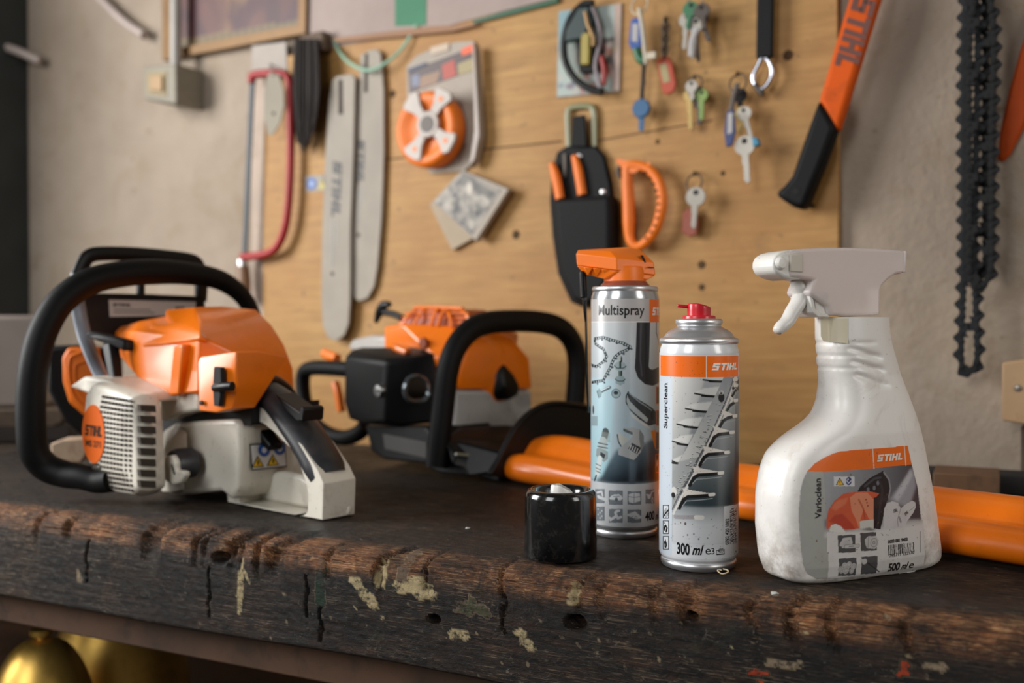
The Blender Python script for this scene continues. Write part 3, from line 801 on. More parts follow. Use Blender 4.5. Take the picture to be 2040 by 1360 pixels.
# sloping ribs under the lip
for x_ in (1172, 1190, 1207):
    a_ = Vector(hz(x_ - 9, 529 + (x_ - 1150) * .12, -.0125 - (x_ - 1170) * .00009)); b_ = Vector(hz(x_ + 9, 530 + (x_ - 1150) * .12, -.0135 - (x_ - 1170) * .00009)); c_ = Vector(hz(x_ - 1, 549 + (x_ - 1172) * .12, -.0115))
    mb.hull([a_, b_, c_, a_ + Vector((0, .006, 0)), b_ + Vector((0, .006, 0)), c_ + Vector((0, .004, 0))])
M['orange_head'] = mat('clean orange plastic', 'fa7a08', .42, coat=0, var=.02, sss=.05)
h = build('flip_head', mb, M['orange_head'], T, bevel=.0007, sharp=40)
mb = MB(); mb.hull([hz(1276, 508, -.0085), hz(1281, 508, -.0085), hz(1287, 522, -.0078), hz(1283, 524, -.0078), hz(1276, 508, .0), hz(1281, 508, 0), hz(1287, 522, 0), hz(1283, 524, 0)])
mb.hull([hz(1290, 531, -.010), hz(1303, 532, -.0048), hz(1303, 533.5, -.0048), hz(1290, 532.5, -.010), hz(1290, 531, .0), hz(1303, 532, .0)])
build('slot', mb, M['dark'], h)
# twin black straws down the side
mb = MB()
t0, t1 = Vector(hz(1161, 545, -.004)), Vector(hz(1163, 588, -.004))
for q in range(9):
    c_ = t0.lerp(t1, q / 8); mb.lathe([(.0022, -.0022), (.0031, -.0014), (.0031, .0014), (.0022, .0022)], 0, 14, c=c_)
mb.tube([t0, t1], .0023, seg=12, smooth=1)
build('straw_socket', mb, M['black'], T)
for (xa, xb, ye, nm) in ((1162, 1167, 640, 0), (1166, 1172, 822, 0)):
    mb = MB(); mb.tube([Vector(hz(xa, 588, -.004)), Vector(hz((xa + xb) / 2, 600 + (ye - 600) / 2, -.004)), Vector(hz(xb, ye, -.004))], .00105, seg=10, smooth=3); build('straw', mb, M['black_gloss'], T)

Cv = Canvas(-.0435, .0098, .0435, zs, .00036); pxs = .425e-3
Cv.C[:] = lin('c3c6c8')[:3]
z1_ = C1(400, 318)[1]; z0_ = C2(400, 728)[1]
lft, rgt = -.0425, .0435
Cv.grad([(lft, z1_), (rgt, z1_), (rgt, z0_), (lft, z0_)], 'ccd0d1', (0, z1_), 'a9bcc4', (0, C1(0, 1300)[1]))
Cv.grad([(lft, C1(0, 900)[1]), (C1(330, 900)[0], C1(0, 900)[1]), (C1(250, 0)[0], C2(0, 620)[1]), (lft, C2(0, 650)[1])], 'b9d3dc', C1(100, 900), 'a4c9d2', C2(100, 500), soft=30)
Cv.grad([C2(75, 750), C2(180, 640), C2(240, 520), C2(320, 380), C2(560, 330), C2(740, 200), (rgt, C2(0, 200)[1]), (rgt, z0_), (lft, z0_)], '5d7380', C2(400, 330), '16222b', C2(500, 640), soft=30)
Cv.grad([C2(440, 500), C2(520, 500), C2(500, 720), C2(440, 720)], '4a5f6c', C2(480, 500), '2a3a46', C2(480, 700), soft=14)
Cv.poly([(rgt, z0_), (C2(700, 0)[0], z0_ + .001), (C2(680, 0)[0], C2(0, 600)[1]), (rgt, C2(0, 500)[1])], '3a1c16', .6, 10)
Cv.poly([(-.05, C2(0, 700)[1]), (.05, C2(0, 700)[1]), (.05, 0), (-.05, 0)], 'c2c5c7')if False else None
# hose or handle, dark U
pline(Cv, C1, ((610, 325), (605, 500), (598, 700), (592, 790), (610, 850), (650, 890), (700, 900), (760, 870)), 31 * pxs, '22242b')
pline(Cv, C1, ((580, 340), (572, 700), (590, 880)), 3 * pxs, '55585f', .6, 3)
pline(Cv, C1, ((655, 340), (640, 780)), 2 * pxs, '3d4048', .8, 3)
Cv.poly([(C1(735, 325)[0], C1(0, 325)[1]), (.05, C1(0, 325)[1]), (.05, C1(0, 560)[1]), (C1(765, 0)[0], C1(0, 560)[1]), (C1(745, 0)[0], C1(0, 450)[1])], 'c9c6c2')
pline(Cv, C1, ((740, 330), (738, 430), (768, 560)), 3 * pxs, '33343a')
Cv.poly([(-.05, z0_), (.05, z0_), (.05, 0), (-.05, 0)], 'bfc3c5')
Cv.line([(lft, z1_), (rgt, z1_)], 1.6 * pxs, 'ecebe8')
Cv.poly([(-.05, z1_ + .0004), (.05, z1_ + .0004), (.05, .3), (-.05, .3)], 'bdbbb9')
Cv.poly([(C1(665, 0)[0], z1_ - .0004), (.05, z1_ - .0004), (.05, C1(0, 90)[1]), (C1(665, 0)[0], C1(0, 90)[1])], 'f46e08')
Cv.line([(C1(70, 0)[0], z1_), (C1(70, 0)[0], z0_ + .004)], 1.6 * pxs, '3a4046')
# saw chain
ch = [(75, 765), (130, 785), (200, 735), (235, 680), (200, 600), (110, 540), (105, 495), (200, 480), (300, 512), (400, 540), (472, 580), (440, 610), (370, 640), (320, 682), (290, 740), (270, 800), (230, 870), (200, 930), (80, 950)]
pline(Cv, C1, ch, 5.6 * pxs, '1c2a2f')
L = []
for (ax, ay), (bx, by) in zip(ch[:-1], ch[1:]):
    n_ = max(1, int(math.hypot(bx - ax, by - ay) / 24))
    L += [(ax + (bx - ax) * q / n_, ay + (by - ay) * q / n_) for q in range(n_)]
for q, (x_, y_) in enumerate(L):
    e_ = C1(x_, y_); Cv.ell(e_[0], e_[1], 1.6 * pxs, 1.7 * pxs, 'b9c6c9')
    if q % 3 == 0: e_ = C1(x_ + 12, y_ + 22); Cv.ell(e_[0], e_[1], 2.4 * pxs, 1.8 * pxs, '33454a')
# bolt with nuts
pline(Cv, C1, ((372, 690), (372, 960)), 7 * pxs, '5d7266'); pline(Cv, C1, ((365, 680), (362, 800)), 5.5 * pxs, 'b9c2be'); pline(Cv, C1, ((384, 690), (384, 930)), 2.6 * pxs, '0f1617')
ppoly(Cv, C1, ((310, 760), (340, 735), (410, 740), (432, 775), (425, 815), (370, 832), (322, 815)), '9fb0b2'); pline(Cv, C1, ((312, 775), (340, 800), (400, 800), (430, 780)), 1.6 * pxs, '2a373a'); pline(Cv, C1, ((372, 735), (372, 790)), 3.6 * pxs, '20282a')
ppoly(Cv, C1, ((320, 900), (345, 880), (405, 885), (420, 915), (415, 960), (370, 978), (325, 960)), '93a6aa'); pline(Cv, C1, ((322, 915), (350, 935), (400, 935), (420, 915)), 1.6 * pxs, '2a373a')
# loose bolt and nut
pline(Cv, C1, ((170, 1050), (265, 1000)), 6 * pxs, '55696f'); pline(Cv, C1, ((170, 1040), (260, 995)), 2 * pxs, 'd6e2e4'); ppoly(Cv, C1, ((130, 1040), (160, 1010), (185, 1050), (180, 1100), (150, 1115)), '86a0a6'); pline(Cv, C1, ((135, 1040), (150, 1100)), 1.5 * pxs, '2b3b40')
e_ = C1(328, 1065); Cv.ell(e_[0], e_[1], 9 * pxs, 8.6 * pxs, '98acb0'); Cv.ell(e_[0], e_[1] + .0006, 4.6 * pxs, 3.6 * pxs, '26343a'); Cv.ring(e_[0], e_[1], 8.6 * pxs, 1.1 * pxs, '3b4c52')
# ring spanner end at the left edge
e_ = C1(95, 1235); Cv.ell(e_[0], e_[1], 7.5 * pxs, 14 * pxs, 'b9cace'); Cv.ell(e_[0], e_[1], 4.4 * pxs, 9 * pxs, '3c4c52'); prect(Cv, C1, 75, 1300, 140, 1400, '8fa5ab')
# secateurs
ppoly(Cv, C1, ((450, 1040), (475, 1070), (560, 1130), (700, 1220), (740, 1260), (740, 1380), (660, 1400), (560, 1330), (470, 1240), (425, 1160), (425, 1090)), '2b3439')
ppoly(Cv, C1, ((440, 1080), (470, 1150), (560, 1240), (655, 1330), (640, 1370), (540, 1290), (455, 1210), (432, 1140)), 'a8b2b3')
pline(Cv, C1, ((460, 1060), (560, 1150), (690, 1240)), 2.2 * pxs, '8c979a')
e_ = C1(700, 1290); Cv.ell(e_[0], e_[1], 6 * pxs, 10 * pxs, '101214')
ppoly(Cv, C2, ((450, 0), (520, 60), (650, 160), (665, 190), (560, 120), (470, 50)), 'c3c6c2')
ppoly(Cv, C2, ((655, 190), (700, 180), (735, 260), (735, 380), (700, 370), (680, 300)), 'e0830c')
for (ya, yb) in ((990, 1175), (1235, 1370)): pass
for (f_, ya, yb) in ((C1, 990, 1175), (C1, 1235, 1400), (C2, 200, 380), (C2, 425, 610)):
    x0 = 735 if f_ is C1 else 703
    for g_, col_ in ((0, 'd8601a'), (7, '2a2a2e')):
        prect(Cv, f_, x0 + g_, ya + g_, 790, yb - g_, col_)
e_ = C2(722, 515); Cv.ell(e_[0], e_[1], 3 * pxs, 7 * pxs, 'cfcac4')
# spark plug
pline(Cv, C2, ((215, 200), (195, 290)), 15 * pxs, '4d5553')
for q in range(7): pline(Cv, C2, ((178 + 0, 205 + q * 14), (258 - 0, 218 + q * 14)), 1.2 * pxs, '8f9895')
pline(Cv, C2, ((190, 300), (170, 420)), 20 * pxs, 'a9b4b4'); pline(Cv, C2, ((140, 310), (235, 330)), 2 * pxs, '30393c'); pline(Cv, C2, ((135, 345), (235, 365)), 2 * pxs, '39444a')
ppoly(Cv, C2, ((125, 370), (160, 360), (240, 400), (240, 470), (200, 505), (120, 440)), '8d999b'); ppoly(Cv, C2, ((165, 400), (215, 430), (200, 470), (160, 440)), '2b3438')
pline(Cv, C2, ((158, 470), (128, 620)), 13 * pxs, 'c9d2d2')
for y_ in (520, 560, 590): pline(Cv, C2, ((118, y_), (165, y_ + 22)), 1.6 * pxs, '3a4549')
pline(Cv, C2, ((122, 640), (105, 688)), 4.2 * pxs, '1c2529')
# adjustable spanner
ppoly(Cv, C2, ((385, 165), (480, 158), (545, 175), (585, 235), (590, 330), (560, 400), (490, 485), (440, 465), (340, 430), (338, 385), (400, 320), (440, 290), (480, 235), (390, 190)), 'a6abaa')
ppoly(Cv, C2, ((385, 165), (478, 205), (478, 235), (385, 192)), '55605f')
ppoly(Cv, C2, ((340, 210), (430, 262), (420, 300), (375, 340), (345, 300), (330, 250)), 'b9bcb4'); pline(Cv, C2, ((330, 230), (340, 300), (365, 345)), 2.4 * pxs, '39464c')
ppoly(Cv, C2, ((470, 312), (562, 360), (520, 425), (432, 370)), '2a3135')
for q in range(4): pline(Cv, C2, ((462 + q * 22, 335 + q * 12), (448 + q * 22, 372 + q * 13)), 2 * pxs, 'c0c4c2')
ppoly(Cv, C2, ((545, 175), (585, 235), (590, 330), (560, 400), (550, 330), (540, 250)), '77807f')
# pictogram tiles
for (x0, y0, x1, y1, kd) in ((110, 775, 206, 915, 'saw'), (248, 790, 380, 930, 'car'), (430, 798, 560, 930, 'van'), (602, 778, 690, 918, 'moto'), (110, 950, 204, 1090, 'pipe'), (248, 975, 380, 1110, 'spanner'), (428, 980, 558, 1110, 'logs')):
    prect(Cv, C2, x0, y0, x1, y1, '5a6066'); prect(Cv, C2, x0 + 5, y0 + 5, x1 - 5, y1 - 5, '757c82')
    cx, cy = (x0 + x1) / 2, (y0 + y1) / 2; li = 'c9cdcf'
    if kd == 'car':
        ppoly(Cv, C2, ((248, 865), (275, 840), (300, 828), (345, 826), (370, 842), (382, 865), (370, 885), (330, 888), (260, 880)), li); e_ = C2(320, 880); Cv.ell(e_[0], e_[1], 3 * pxs, 4 * pxs, '5a6066'); pline(Cv, C2, ((290, 850), (350, 846)), 1.4 * pxs, '757c82')
    elif kd == 'van':
        ppoly(Cv, C2, ((435, 830), (480, 812), (545, 818), (552, 850), (550, 895), (480, 915), (440, 905)), li); pline(Cv, C2, ((440, 850), (490, 858), (548, 850)), 1.4 * pxs, '757c82'); pline(Cv, C2, ((492, 820), (490, 910)), 1.2 * pxs, '757c82')
    elif kd == 'moto':
        pline(Cv, C2, ((615, 830), (650, 850), (665, 800), (688, 795)), 3 * pxs, li); e_ = C2(640, 850); Cv.ell(e_[0], e_[1], 5 * pxs, 4.5 * pxs, li); e_ = C2(672, 885); Cv.ell(e_[0], e_[1], 3.2 * pxs, 6 * pxs, li); Cv.ell(e_[0], e_[1], 1.6 * pxs, 3.4 * pxs, '757c82')
    elif kd == 'saw':
        pline(Cv, C2, ((130, 810), (175, 800), (185, 840)), 4 * pxs, li); pline(Cv, C2, ((140, 850), (218, 882)), 6 * pxs, li)
    elif kd == 'spanner':
        pline(Cv, C2, ((255, 1065), (270, 1078), (300, 1060), (320, 1040), (310, 1010), (330, 995), (345, 992)), 5 * pxs, li); pline(Cv, C2, ((320, 1040), (335, 1068), (365, 1055)), 5 * pxs, li); pline(Cv, C2, ((270, 1078), (262, 1088)), 4 * pxs, li)
    elif kd == 'logs':
        for q in range(5): pline(Cv, C2, ((436 + q * 18, 1060 + q * 8 - 25), (500 + q * 14, 1010 + q * 12)), 4.4 * pxs, li); e_ = C2(446 + q * 16, 1068 + (q % 2) * 20 - 8); Cv.ring(e_[0], e_[1], 2.2 * pxs, .8 * pxs, '5a6066')
    else:
        for q in range(6): e_ = C2(140 + (q * 37) % 55, 975 + q * 18); Cv.ell(e_[0], e_[1], 1.6 * pxs, 1.6 * pxs, li)
mb = MB(); Cv.lay(mb, fn(.00015)); f4 = fn(.0003)
L0 = C1(152, 247); L1 = C1(614, 247); tx(mb, 'Multispray', L0[0], L0[1], L1[0] - L0[0], .0082, 0, '121216', f4, bold=.014)
L0 = C1(694, 249); put2d(mb, fitw(logo2d(), L0[0], L0[1], .022, .0066), f4, 'f3ece4', .0014)
L0 = C2(598, 1092); L1 = C2(690, 1088); tx(mb, '400', L0[0], L0[1], L1[0] - L0[0], .0070, 0, '121216', f4, bold=.03)
L0 = C2(700, 1086); tx(mb, 'ml', L0[0], L0[1], .0088, .0062, 0, '121216', f4, bold=.02, shear=.35)
M['ink_can2'] = ink('printed silver lacquer', .3, .1, .3)
build('label', mb, M['ink_can2'], T, vc=True, sharp=180)

# ---------------------------------------------------------------- black cap
F = can_frame(1117, .757)
T = thing('overcap', F, (0, 0, 0), 'glossy black plastic cap with a white nozzle set in its recessed top', 'cap')
mb = MB(); mb.lathe([(0, .002), (.0264, 0), (.0276, .0006), (.0277, .003), (.0272, .045), (.0265, .0485), (.0245, .0506), (.0222, .0510), (.0205, .0502), (.0185, .0470), (.0175, .0430), (0, .0425)], 0, 96)
build('shell', mb, M['black_gloss'], T, sharp=60)
mb = MB(); rings = []
for t_ in (0, 1, 2):
    ring = []
    for i in range(48):
        a = 2 * math.pi * i / 48; x_ = .0086 * math.cos(a); y_ = .0060 * math.sin(a)
        z_ = (.0425, .0525, .0540)[t_] - (0 if t_ == 0 else (.0045 * max(0, x_ + .002) / .0098 * 1.1))
        k_ = (1, 1, .9)[t_]; ring.append(Vector((x_ * k_ + .001, y_ * k_, z_)))
    rings.append(ring)
mb.loft(rings)
for q in range(12):
    x_ = -.005 + q * .0009; mb.box((x_ + .0022, 0, .0539 - .0045 * max(0, x_ + .003) / .0098 * 1.1), (.0003, .008, .0006))
build('nozzle', mb, M['white'], T, sharp=50)

# ================================================================ THE CLEANER BOTTLE
F = Frame((.1866, .655, Z0 + .0006), 25.5)
TH2 = .054; YC = TH2 / 2
T = thing('spray_bottle', F, (.05, YC, 0), 'white plastic trigger spray bottle with orange banded label, standing furthest right', 'spray bottle')
bz = lambda px, py: F.hit(px, py, 'y', YC)
Lp = [(1590, 1181), (1560, 1166), (1545, 1145), (1535, 1110), (1529, 1050), (1530, 985), (1537, 940), (1550, 905), (1580, 875), (1620, 848), (1640, 828), (1649, 800), (1650, 760), (1645, 725), (1641, 680), (1640, 632)]
Rp = [(1830, 1160), (1843, 1145), (1847, 1120), (1843, 1075), (1833, 1000), (1822, 940), (1811, 885), (1800, 840), (1789, 800), (1775, 750), (1762, 700), (1757, 680), (1754, 660), (1753, 632)]
def edge(pts):
    q = sorted([(bz(x, y).z, bz(x, y).x) for x, y in pts]); return [a for a, b in q], [b for a, b in q]
lz, lx = edge(Lp); rz, rx = edge(Rp)
zmax = bz(1700, 632).z
def smooth(a, n=3):
    for _ in range(n): a[1:-1] = (a[:-2] + 2 * a[1:-1] + a[2:]) / 4
    return a
ZZ = np.concatenate([[0, .0008, .002, .0035, .005], np.arange(.007, zmax, .0012), [zmax]])
XLs = smooth(np.interp(ZZ, [z_ - lz[0] if i == 0 else z_ for i, z_ in enumerate(lz)], lx), 8); XRs = smooth(np.interp(ZZ, rz, rx), 6)
XLs[:5] = XLs[5] + np.array([.010, .006, .0035, .0016, .0006]); XRs[:5] = XRs[5] - np.array([.007, .0045, .0025, .001, .0003])
BB = np.interp(ZZ, [0, .004, .012, .06, .10, .125, .14, .2], [.0225, .0255, .027, .027, .026, .022, .0195, .0185])
EX = np.interp(ZZ, [0, .09, .13, .16, .2], [4.0, 4.0, 3.2, 2.8, 2.6])
def yf(x, z):
    i = np.interp(z, ZZ, XLs); j = np.interp(z, ZZ, XRs); b_ = np.interp(z, ZZ, BB); n_ = np.interp(z, ZZ, EX)
    xc = (i + j) / 2; a_ = (j - i) / 2; u = min(.985, abs(x - xc) / a_)
    return YC - b_ * (1 - u ** n_) ** (1 / n_)
# pressed grooves of the neck, as segments in the front plane
gro = []
for (a_, b_) in (((1700, 694), (1752, 712)), ((1704, 720), (1757, 738)), ((1710, 747), (1763, 768))):
    p_, q_ = F.hit(a_[0], a_[1], 'y', YC - .019), F.hit(b_[0], b_[1], 'y', YC - .019); gro.append((p_.x, p_.z, q_.x, q_.z))
ringz = [F.hit(1660, y_, 'y', YC - .015).z for y_ in (683, 709, 734)]
rings = []
SEG = 120
for z_, a0, a1, b_, n_ in zip(ZZ, XLs, XRs, BB, EX):
    xc = (a0 + a1) / 2; a_ = (a1 - a0) / 2; ring = []
    for i in range(SEG):
        t = 2 * math.pi * i / SEG; ct, st = math.cos(t), math.sin(t)
        x_ = xc + a_ * math.copysign(abs(ct) ** (2 / n_), ct); y_ = YC + b_ * math.copysign(abs(st) ** (2 / n_), st)
        dd = 0
        if y_ < YC:
            for (ax, az, bx, bz_) in gro:
                L = (bx - ax) ** 2 + (bz_ - az) ** 2; tt = max(0, min(1, ((x_ - ax) * (bx - ax) + (z_ - az) * (bz_ - az)) / L))
                dist = math.hypot(x_ - ax - tt * (bx - ax), z_ - az - tt * (bz_ - az)); dd += .0022 * math.exp(-(dist / .0019) ** 2)
        for rz_ in ringz: 
            if x_ < xc + .002: dd += .0010 * math.exp(-((z_ - rz_) / .0012) ** 2)
        v_ = Vector((xc - x_, YC - y_, 0)); v_.normalize()
        ring.append(Vector((x_, y_, z_)) + v_ * dd)
    rings.append(ring)
mb = MB(); mb.loft(rings)
k = N('grubby white bottle plastic'); v = k.coord()
c = k.mix(k.math('MULTIPLY', k.ramp(k.noise(v, 26, 8, .7, .8), [(.54, 0.0), (.78, 1.0)]), .45), 'ebe8e2', '8b7763')
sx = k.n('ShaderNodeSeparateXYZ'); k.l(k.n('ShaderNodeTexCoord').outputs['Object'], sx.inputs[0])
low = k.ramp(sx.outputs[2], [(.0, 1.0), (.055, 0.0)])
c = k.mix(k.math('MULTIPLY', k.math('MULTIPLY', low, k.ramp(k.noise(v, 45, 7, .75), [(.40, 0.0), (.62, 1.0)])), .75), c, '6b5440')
c = k.mix(k.math('MULTIPLY', k.ramp(k.noise(v, 500, 2), [(.72, 0.0), (.75, 1.0)]), .5), c, '5b4634')
k.l(c, k.b.inputs['Base Color']); k.b.inputs['Roughness'].default_value = .34
k.b.inputs['Subsurface Weight'].default_value = .15; k.b.inputs['Subsurface Radius'].default_value = (.008, .007, .006)
M['bottle'] = k.m
build('body', mb, M['bottle'], T, sharp=60)
# moulding seam on the edge facing left
mb = MB(); seam = [Vector((XLs[i] - .0001, YC - .004, ZZ[i])) for i in range(10, len(ZZ) - 4, 6)]

# label
YL = YC - .027
D_ = lambda x, y: (lambda h: (h.x, h.z))(F.hit(1590 + x / 4.533, 880 + y / 4.533, 'y', YL))
outl = [(125, 270), (180, 200), (260, 140), (330, 105), (400, 82), (1000, 33), (1035, 200), (1090, 420), (1130, 700), (1155, 1000), (1150, 1130), (1100, 1188), (700, 1222), (200, 1248), (130, 1205), (95, 1120), (75, 980), (60, 800), (55, 650), (70, 450), (95, 340)]
OL = [D_(*p) for p in outl]
Cv = Canvas(min(p[0] for p in OL), min(p[1] for p in OL), max(p[0] for p in OL), max(p[1] for p in OL), .00036); pxs = .33e-3
Cv.C[:] = lin('d2cfcb')[:3]
ppoly(Cv, D_, ((0, 200), (243, 250), (243, 260), (262, 700), (293, 1300), (0, 1300)), 'a5a69f')
Cv.grad([D_(*p) for p in ((243, 262), (1060, 180), (1120, 740), (265, 820))], '9d9fa2', D_(260, 500), '35333c', D_(1050, 560))
Cv.grad([D_(*p) for p in ((243, 700), (1140, 700), (1140, 860), (243, 860))], '7a787c', D_(800, 690), 'd2cfcb', D_(800, 800), soft=12)
prect(Cv, D_, 268, 815, 1150, 1000, 'd2cfcb')
ppoly(Cv, D_, ((1060, 210), (820, 520), (1000, 600), (1070, 400)), 'b9b9c0', .6, 22)
ppoly(Cv, D_, ((1020, 240), (860, 500), (900, 540), (1040, 300)), 'd6d6da', .5, 14)
# guard and handle
ppoly(Cv, D_, ((535, 445), (560, 400), (640, 330), (770, 260), (800, 300), (835, 370), (825, 480), (790, 560), (760, 700), (740, 790), (680, 780), (680, 500)), '17161a')
pline(Cv, D_, ((775, 275), (820, 340), (832, 420), (815, 500)), 4 * pxs, '8d8c90'); pline(Cv, D_, ((600, 400), (690, 330), (745, 320)), 5 * pxs, '3f3f44')
for (x_, y_) in ((630, 430), (685, 415), (720, 370)): e_ = D_(x_, y_); Cv.ell(e_[0], e_[1], 4 * pxs, 5 * pxs, '6d6f74')
pline(Cv, D_, ((735, 350), (760, 430), (740, 560), (715, 760)), 6 * pxs, '2a292e')
# saw hood
ppoly(Cv, D_, ((265, 800), (262, 700), (280, 610), (330, 530), (410, 465), (500, 450), (560, 445), (640, 445), (730, 465), (700, 500), (680, 500), (680, 780), (560, 780), (420, 790), (370, 745), (310, 745)), 'cf5a38')
ppoly(Cv, D_, ((465, 500), (520, 460), (620, 455), (680, 520), (678, 700), (640, 700), (590, 600), (560, 700), (545, 780), (520, 700), (480, 620)), 'd98a68')
ppoly(Cv, D_, ((280, 720), (330, 660), (400, 650), (470, 720), (520, 790), (430, 800), (360, 745)), 'b23a26', .8, 3)
ppoly(Cv, D_, ((300, 600), (350, 530), (450, 500), (430, 560), (340, 620)), 'e08460', .6, 5)
pline(Cv, D_, ((545, 520), (585, 600), (600, 690)), 4 * pxs, 'a8452a', .8, 2)
for y_ in (520, 548, 576): e_ = D_(610 + (y_ - 520) * .3, y_); Cv.ell(e_[0], e_[1], 2.2 * pxs, 1.6 * pxs, '8b2f1e')
ppoly(Cv, D_, ((285, 810), (300, 755), (340, 740), (385, 760), (430, 820)), 'd9d6ce'); ppoly(Cv, D_, ((555, 715), (678, 700), (678, 785), (555, 780)), 'c9c8bf')
ppoly(Cv, D_, ((570, 790), (640, 770), (700, 795), (640, 800)), '4a4748', .8, 3)
# guide bars
ppoly(Cv, D_, ((775, 600), (800, 550), (850, 535), (900, 550), (925, 600), (960, 570), (1030, 530), (1060, 545), (1065, 590), (1040, 640), (980, 720), (960, 770), (770, 790), (765, 700)), 'c8c5c4')
pline(Cv, D_, ((925, 600), (895, 700), (900, 760)), 2 * pxs, '8f8c8e')
pline(Cv, D_, ((910, 680), (925, 720)), 5 * pxs, '8b888a'); pline(Cv, D_, ((1005, 620), (1050, 590)), 1.5 * pxs, '8b888a')
# warning plate
prect(Cv, D_, 328, 312, 510, 400, 'cfd0d2'); ppoly(Cv, D_, ((342, 392), (378, 322), (416, 388)), '2a2418'); ppoly(Cv, D_, ((352, 387), (378, 336), (406, 384)), 'e8b414'); pline(Cv, D_, ((378, 352), (379, 370)), 1.6 * pxs, '2a2418')
e_ = D_(458, 353); Cv.ell(e_[0], e_[1], 7.6 * pxs, 8.4 * pxs, '1e2a66'); pline(Cv, D_, ((440, 350), (455, 372), (480, 350)), 2.4 * pxs, 'c9ccd8'); e_ = D_(452, 338); Cv.ell(e_[0], e_[1], 2 * pxs, 2 * pxs, 'c9ccd8')
# tiles
for (x0, y0, x1, y1, kd) in ((358, 845, 518, 1002, 0), (558, 822, 708, 986, 1), (368, 1052, 530, 1215, 2), (568, 1036, 720, 1200, 3)):
    ppoly(Cv, D_, ((x0, y0), (x1 - 6, y0 - 10), (x1, y1 - 8), (x0 + 8, y1)), '4c4c4e'); li = 'bdbab6'
    if kd == 0: pline(Cv, D_, ((385, 930), (410, 880), (470, 870), (480, 910)), 6 * pxs, li); ppoly(Cv, D_, ((375, 915), (430, 880), (490, 900), (480, 950), (400, 960)), li, .9); pline(Cv, D_, ((430, 945), (540, 938)), 8.5 * pxs, '3c3c3e'); pline(Cv, D_, ((430, 945), (540, 938)), 7 * pxs, li); pline(Cv, D_, ((460, 943), (500, 940)), 1.6 * pxs, '4c4c4e')
    if kd == 1: ppoly(Cv, D_, ((600, 880), (630, 850), (700, 848), (725, 880), (722, 930), (690, 965), (620, 960), (602, 920)), li); e_ = D_(682, 908); Cv.ring(e_[0], e_[1], 9 * pxs, 1 * pxs, '4c4c4e'); Cv.ring(e_[0], e_[1], 3 * pxs, 1.2 * pxs, '4c4c4e'); pline(Cv, D_, ((632, 860), (628, 950)), 1.2 * pxs, '6c6c6e')
    if kd == 2:
        for (x_, y_, r_) in ((385, 1150, 6), (420, 1120, 7), (460, 1110, 7), (500, 1125, 7), (440, 1160, 8), (490, 1165, 6), (400, 1170, 5)): e_ = D_(x_, y_); Cv.ell(e_[0], e_[1], r_ * pxs, r_ * pxs, li); Cv.ring(e_[0], e_[1], r_ * .6 * pxs, .8 * pxs, '77767a')
    if kd == 3: pline(Cv, D_, ((610, 1080), (745, 1175)), 2.4 * pxs, '2a2a2c'); e_ = D_(597, 1080); Cv.ell(e_[0], e_[1], 7 * pxs, 6 * pxs, li); e_ = D_(572, 1070); Cv.ell(e_[0], e_[1], 4 * pxs, 3 * pxs, li)
# orange band with white lines
ppoly(Cv, D_, ((100, 273), (180, 190), (300, 80), (400, 60), (1000, 20), (1050, 195), (1038, 205), (600, 243), (243, 272)), 'ee6c0a')
pline(Cv, D_, ((677, 50), (687, 240)), 2.4 * pxs, 'e6dcd0'); pline(Cv, D_, ((966, 30), (978, 212)), 2.4 * pxs, 'e6dcd0')
# barcode
x_ = 808; rnd = random.Random(9)
while x_ < 1045:
    t_ = rnd.choice([4, 4, 7, 10]); sk = (x_ - 808) * -.12; ppoly(Cv, D_, ((x_, 932 + sk), (x_ + t_, 932 + sk), (x_ + t_ + 5, 1022 + sk), (x_ + 5, 1022 + sk)), '1c1c1e'); x_ += t_ + rnd.choice([4, 6, 8])
for q in range(26): y_ = 810 + q * 7.3; pline(Cv, D_, ((1102, y_), (1110, y_ + 2)), .9 * pxs, '3a3a3c')
keep = Cv.inside(OL)
f5 = lambda off: (lambda x, z: Vector((x, yf(x, z) - off, z)))
mb = MB(); Cv.lay(mb, f5(.0003), keep)
f6 = f5(.0006)
L0 = D_(712, 180); L1 = D_(942, 160); ang = math.degrees(math.atan2(L1[1] - L0[1], L1[0] - L0[0]))
put2d(mb, fitw(logo2d(), L0[0], L0[1], (L1[0] - L0[0]), .0048, ang), f6, 'efe6da', .003)
L0 = D_(215, 692); L1 = D_(203, 332); tx(mb, 'Varioclean', L0[0], L0[1], L1[1] - L0[1], .0043, 90, '141418', f6, bold=.02, step=.003)
L0 = D_(822, 1172); L1 = D_(925, 1160); tx(mb, '500', L0[0], L0[1], L1[0] - L0[0], .0056, ang, '141418', f6, bold=.03, step=.003)
L0 = D_(940, 1156); L1 = D_(1003, 1150); tx(mb, 'ml', L0[0], L0[1], L1[0] - L0[0], .0052, ang, '141418', f6, bold=.02, shear=.35, step=.003)
L0 = D_(1012, 1146); L1 = D_(1055, 1140); tx(mb, 'e', L0[0], L0[1], L1[0] - L0[0], .0055, ang, '141418', f6, step=.003)
L0 = D_(806, 915); L1 = D_(985, 890); tx(mb, '0000 881 9400', L0[0], L0[1], L1[0] - L0[0], .0024, ang, '141418', f6, bold=.02, step=.003)
L0 = D_(820, 1040); L1 = D_(1045, 1008); tx(mb, '795711 132170', L0[0], L0[1], L1[0] - L0[0], .0022, ang, '141418', f6, step=.003)
L0 = D_(858, 638); tx(mb, 'STIHL', L0[0], L0[1], .0038, .0022, 10, '2a2a2c', f6, bold=.03, shear=.2, step=.003)
L0 = D_(968, 668); tx(mb, 'STIHL', L0[0], L0[1], .0034, .0022, 38, '2a2a2c', f6, bold=.03, shear=.2, step=.003)
M['ink_bottle'] = ink('printed film', .42, 0, .1, speck='6b5440')
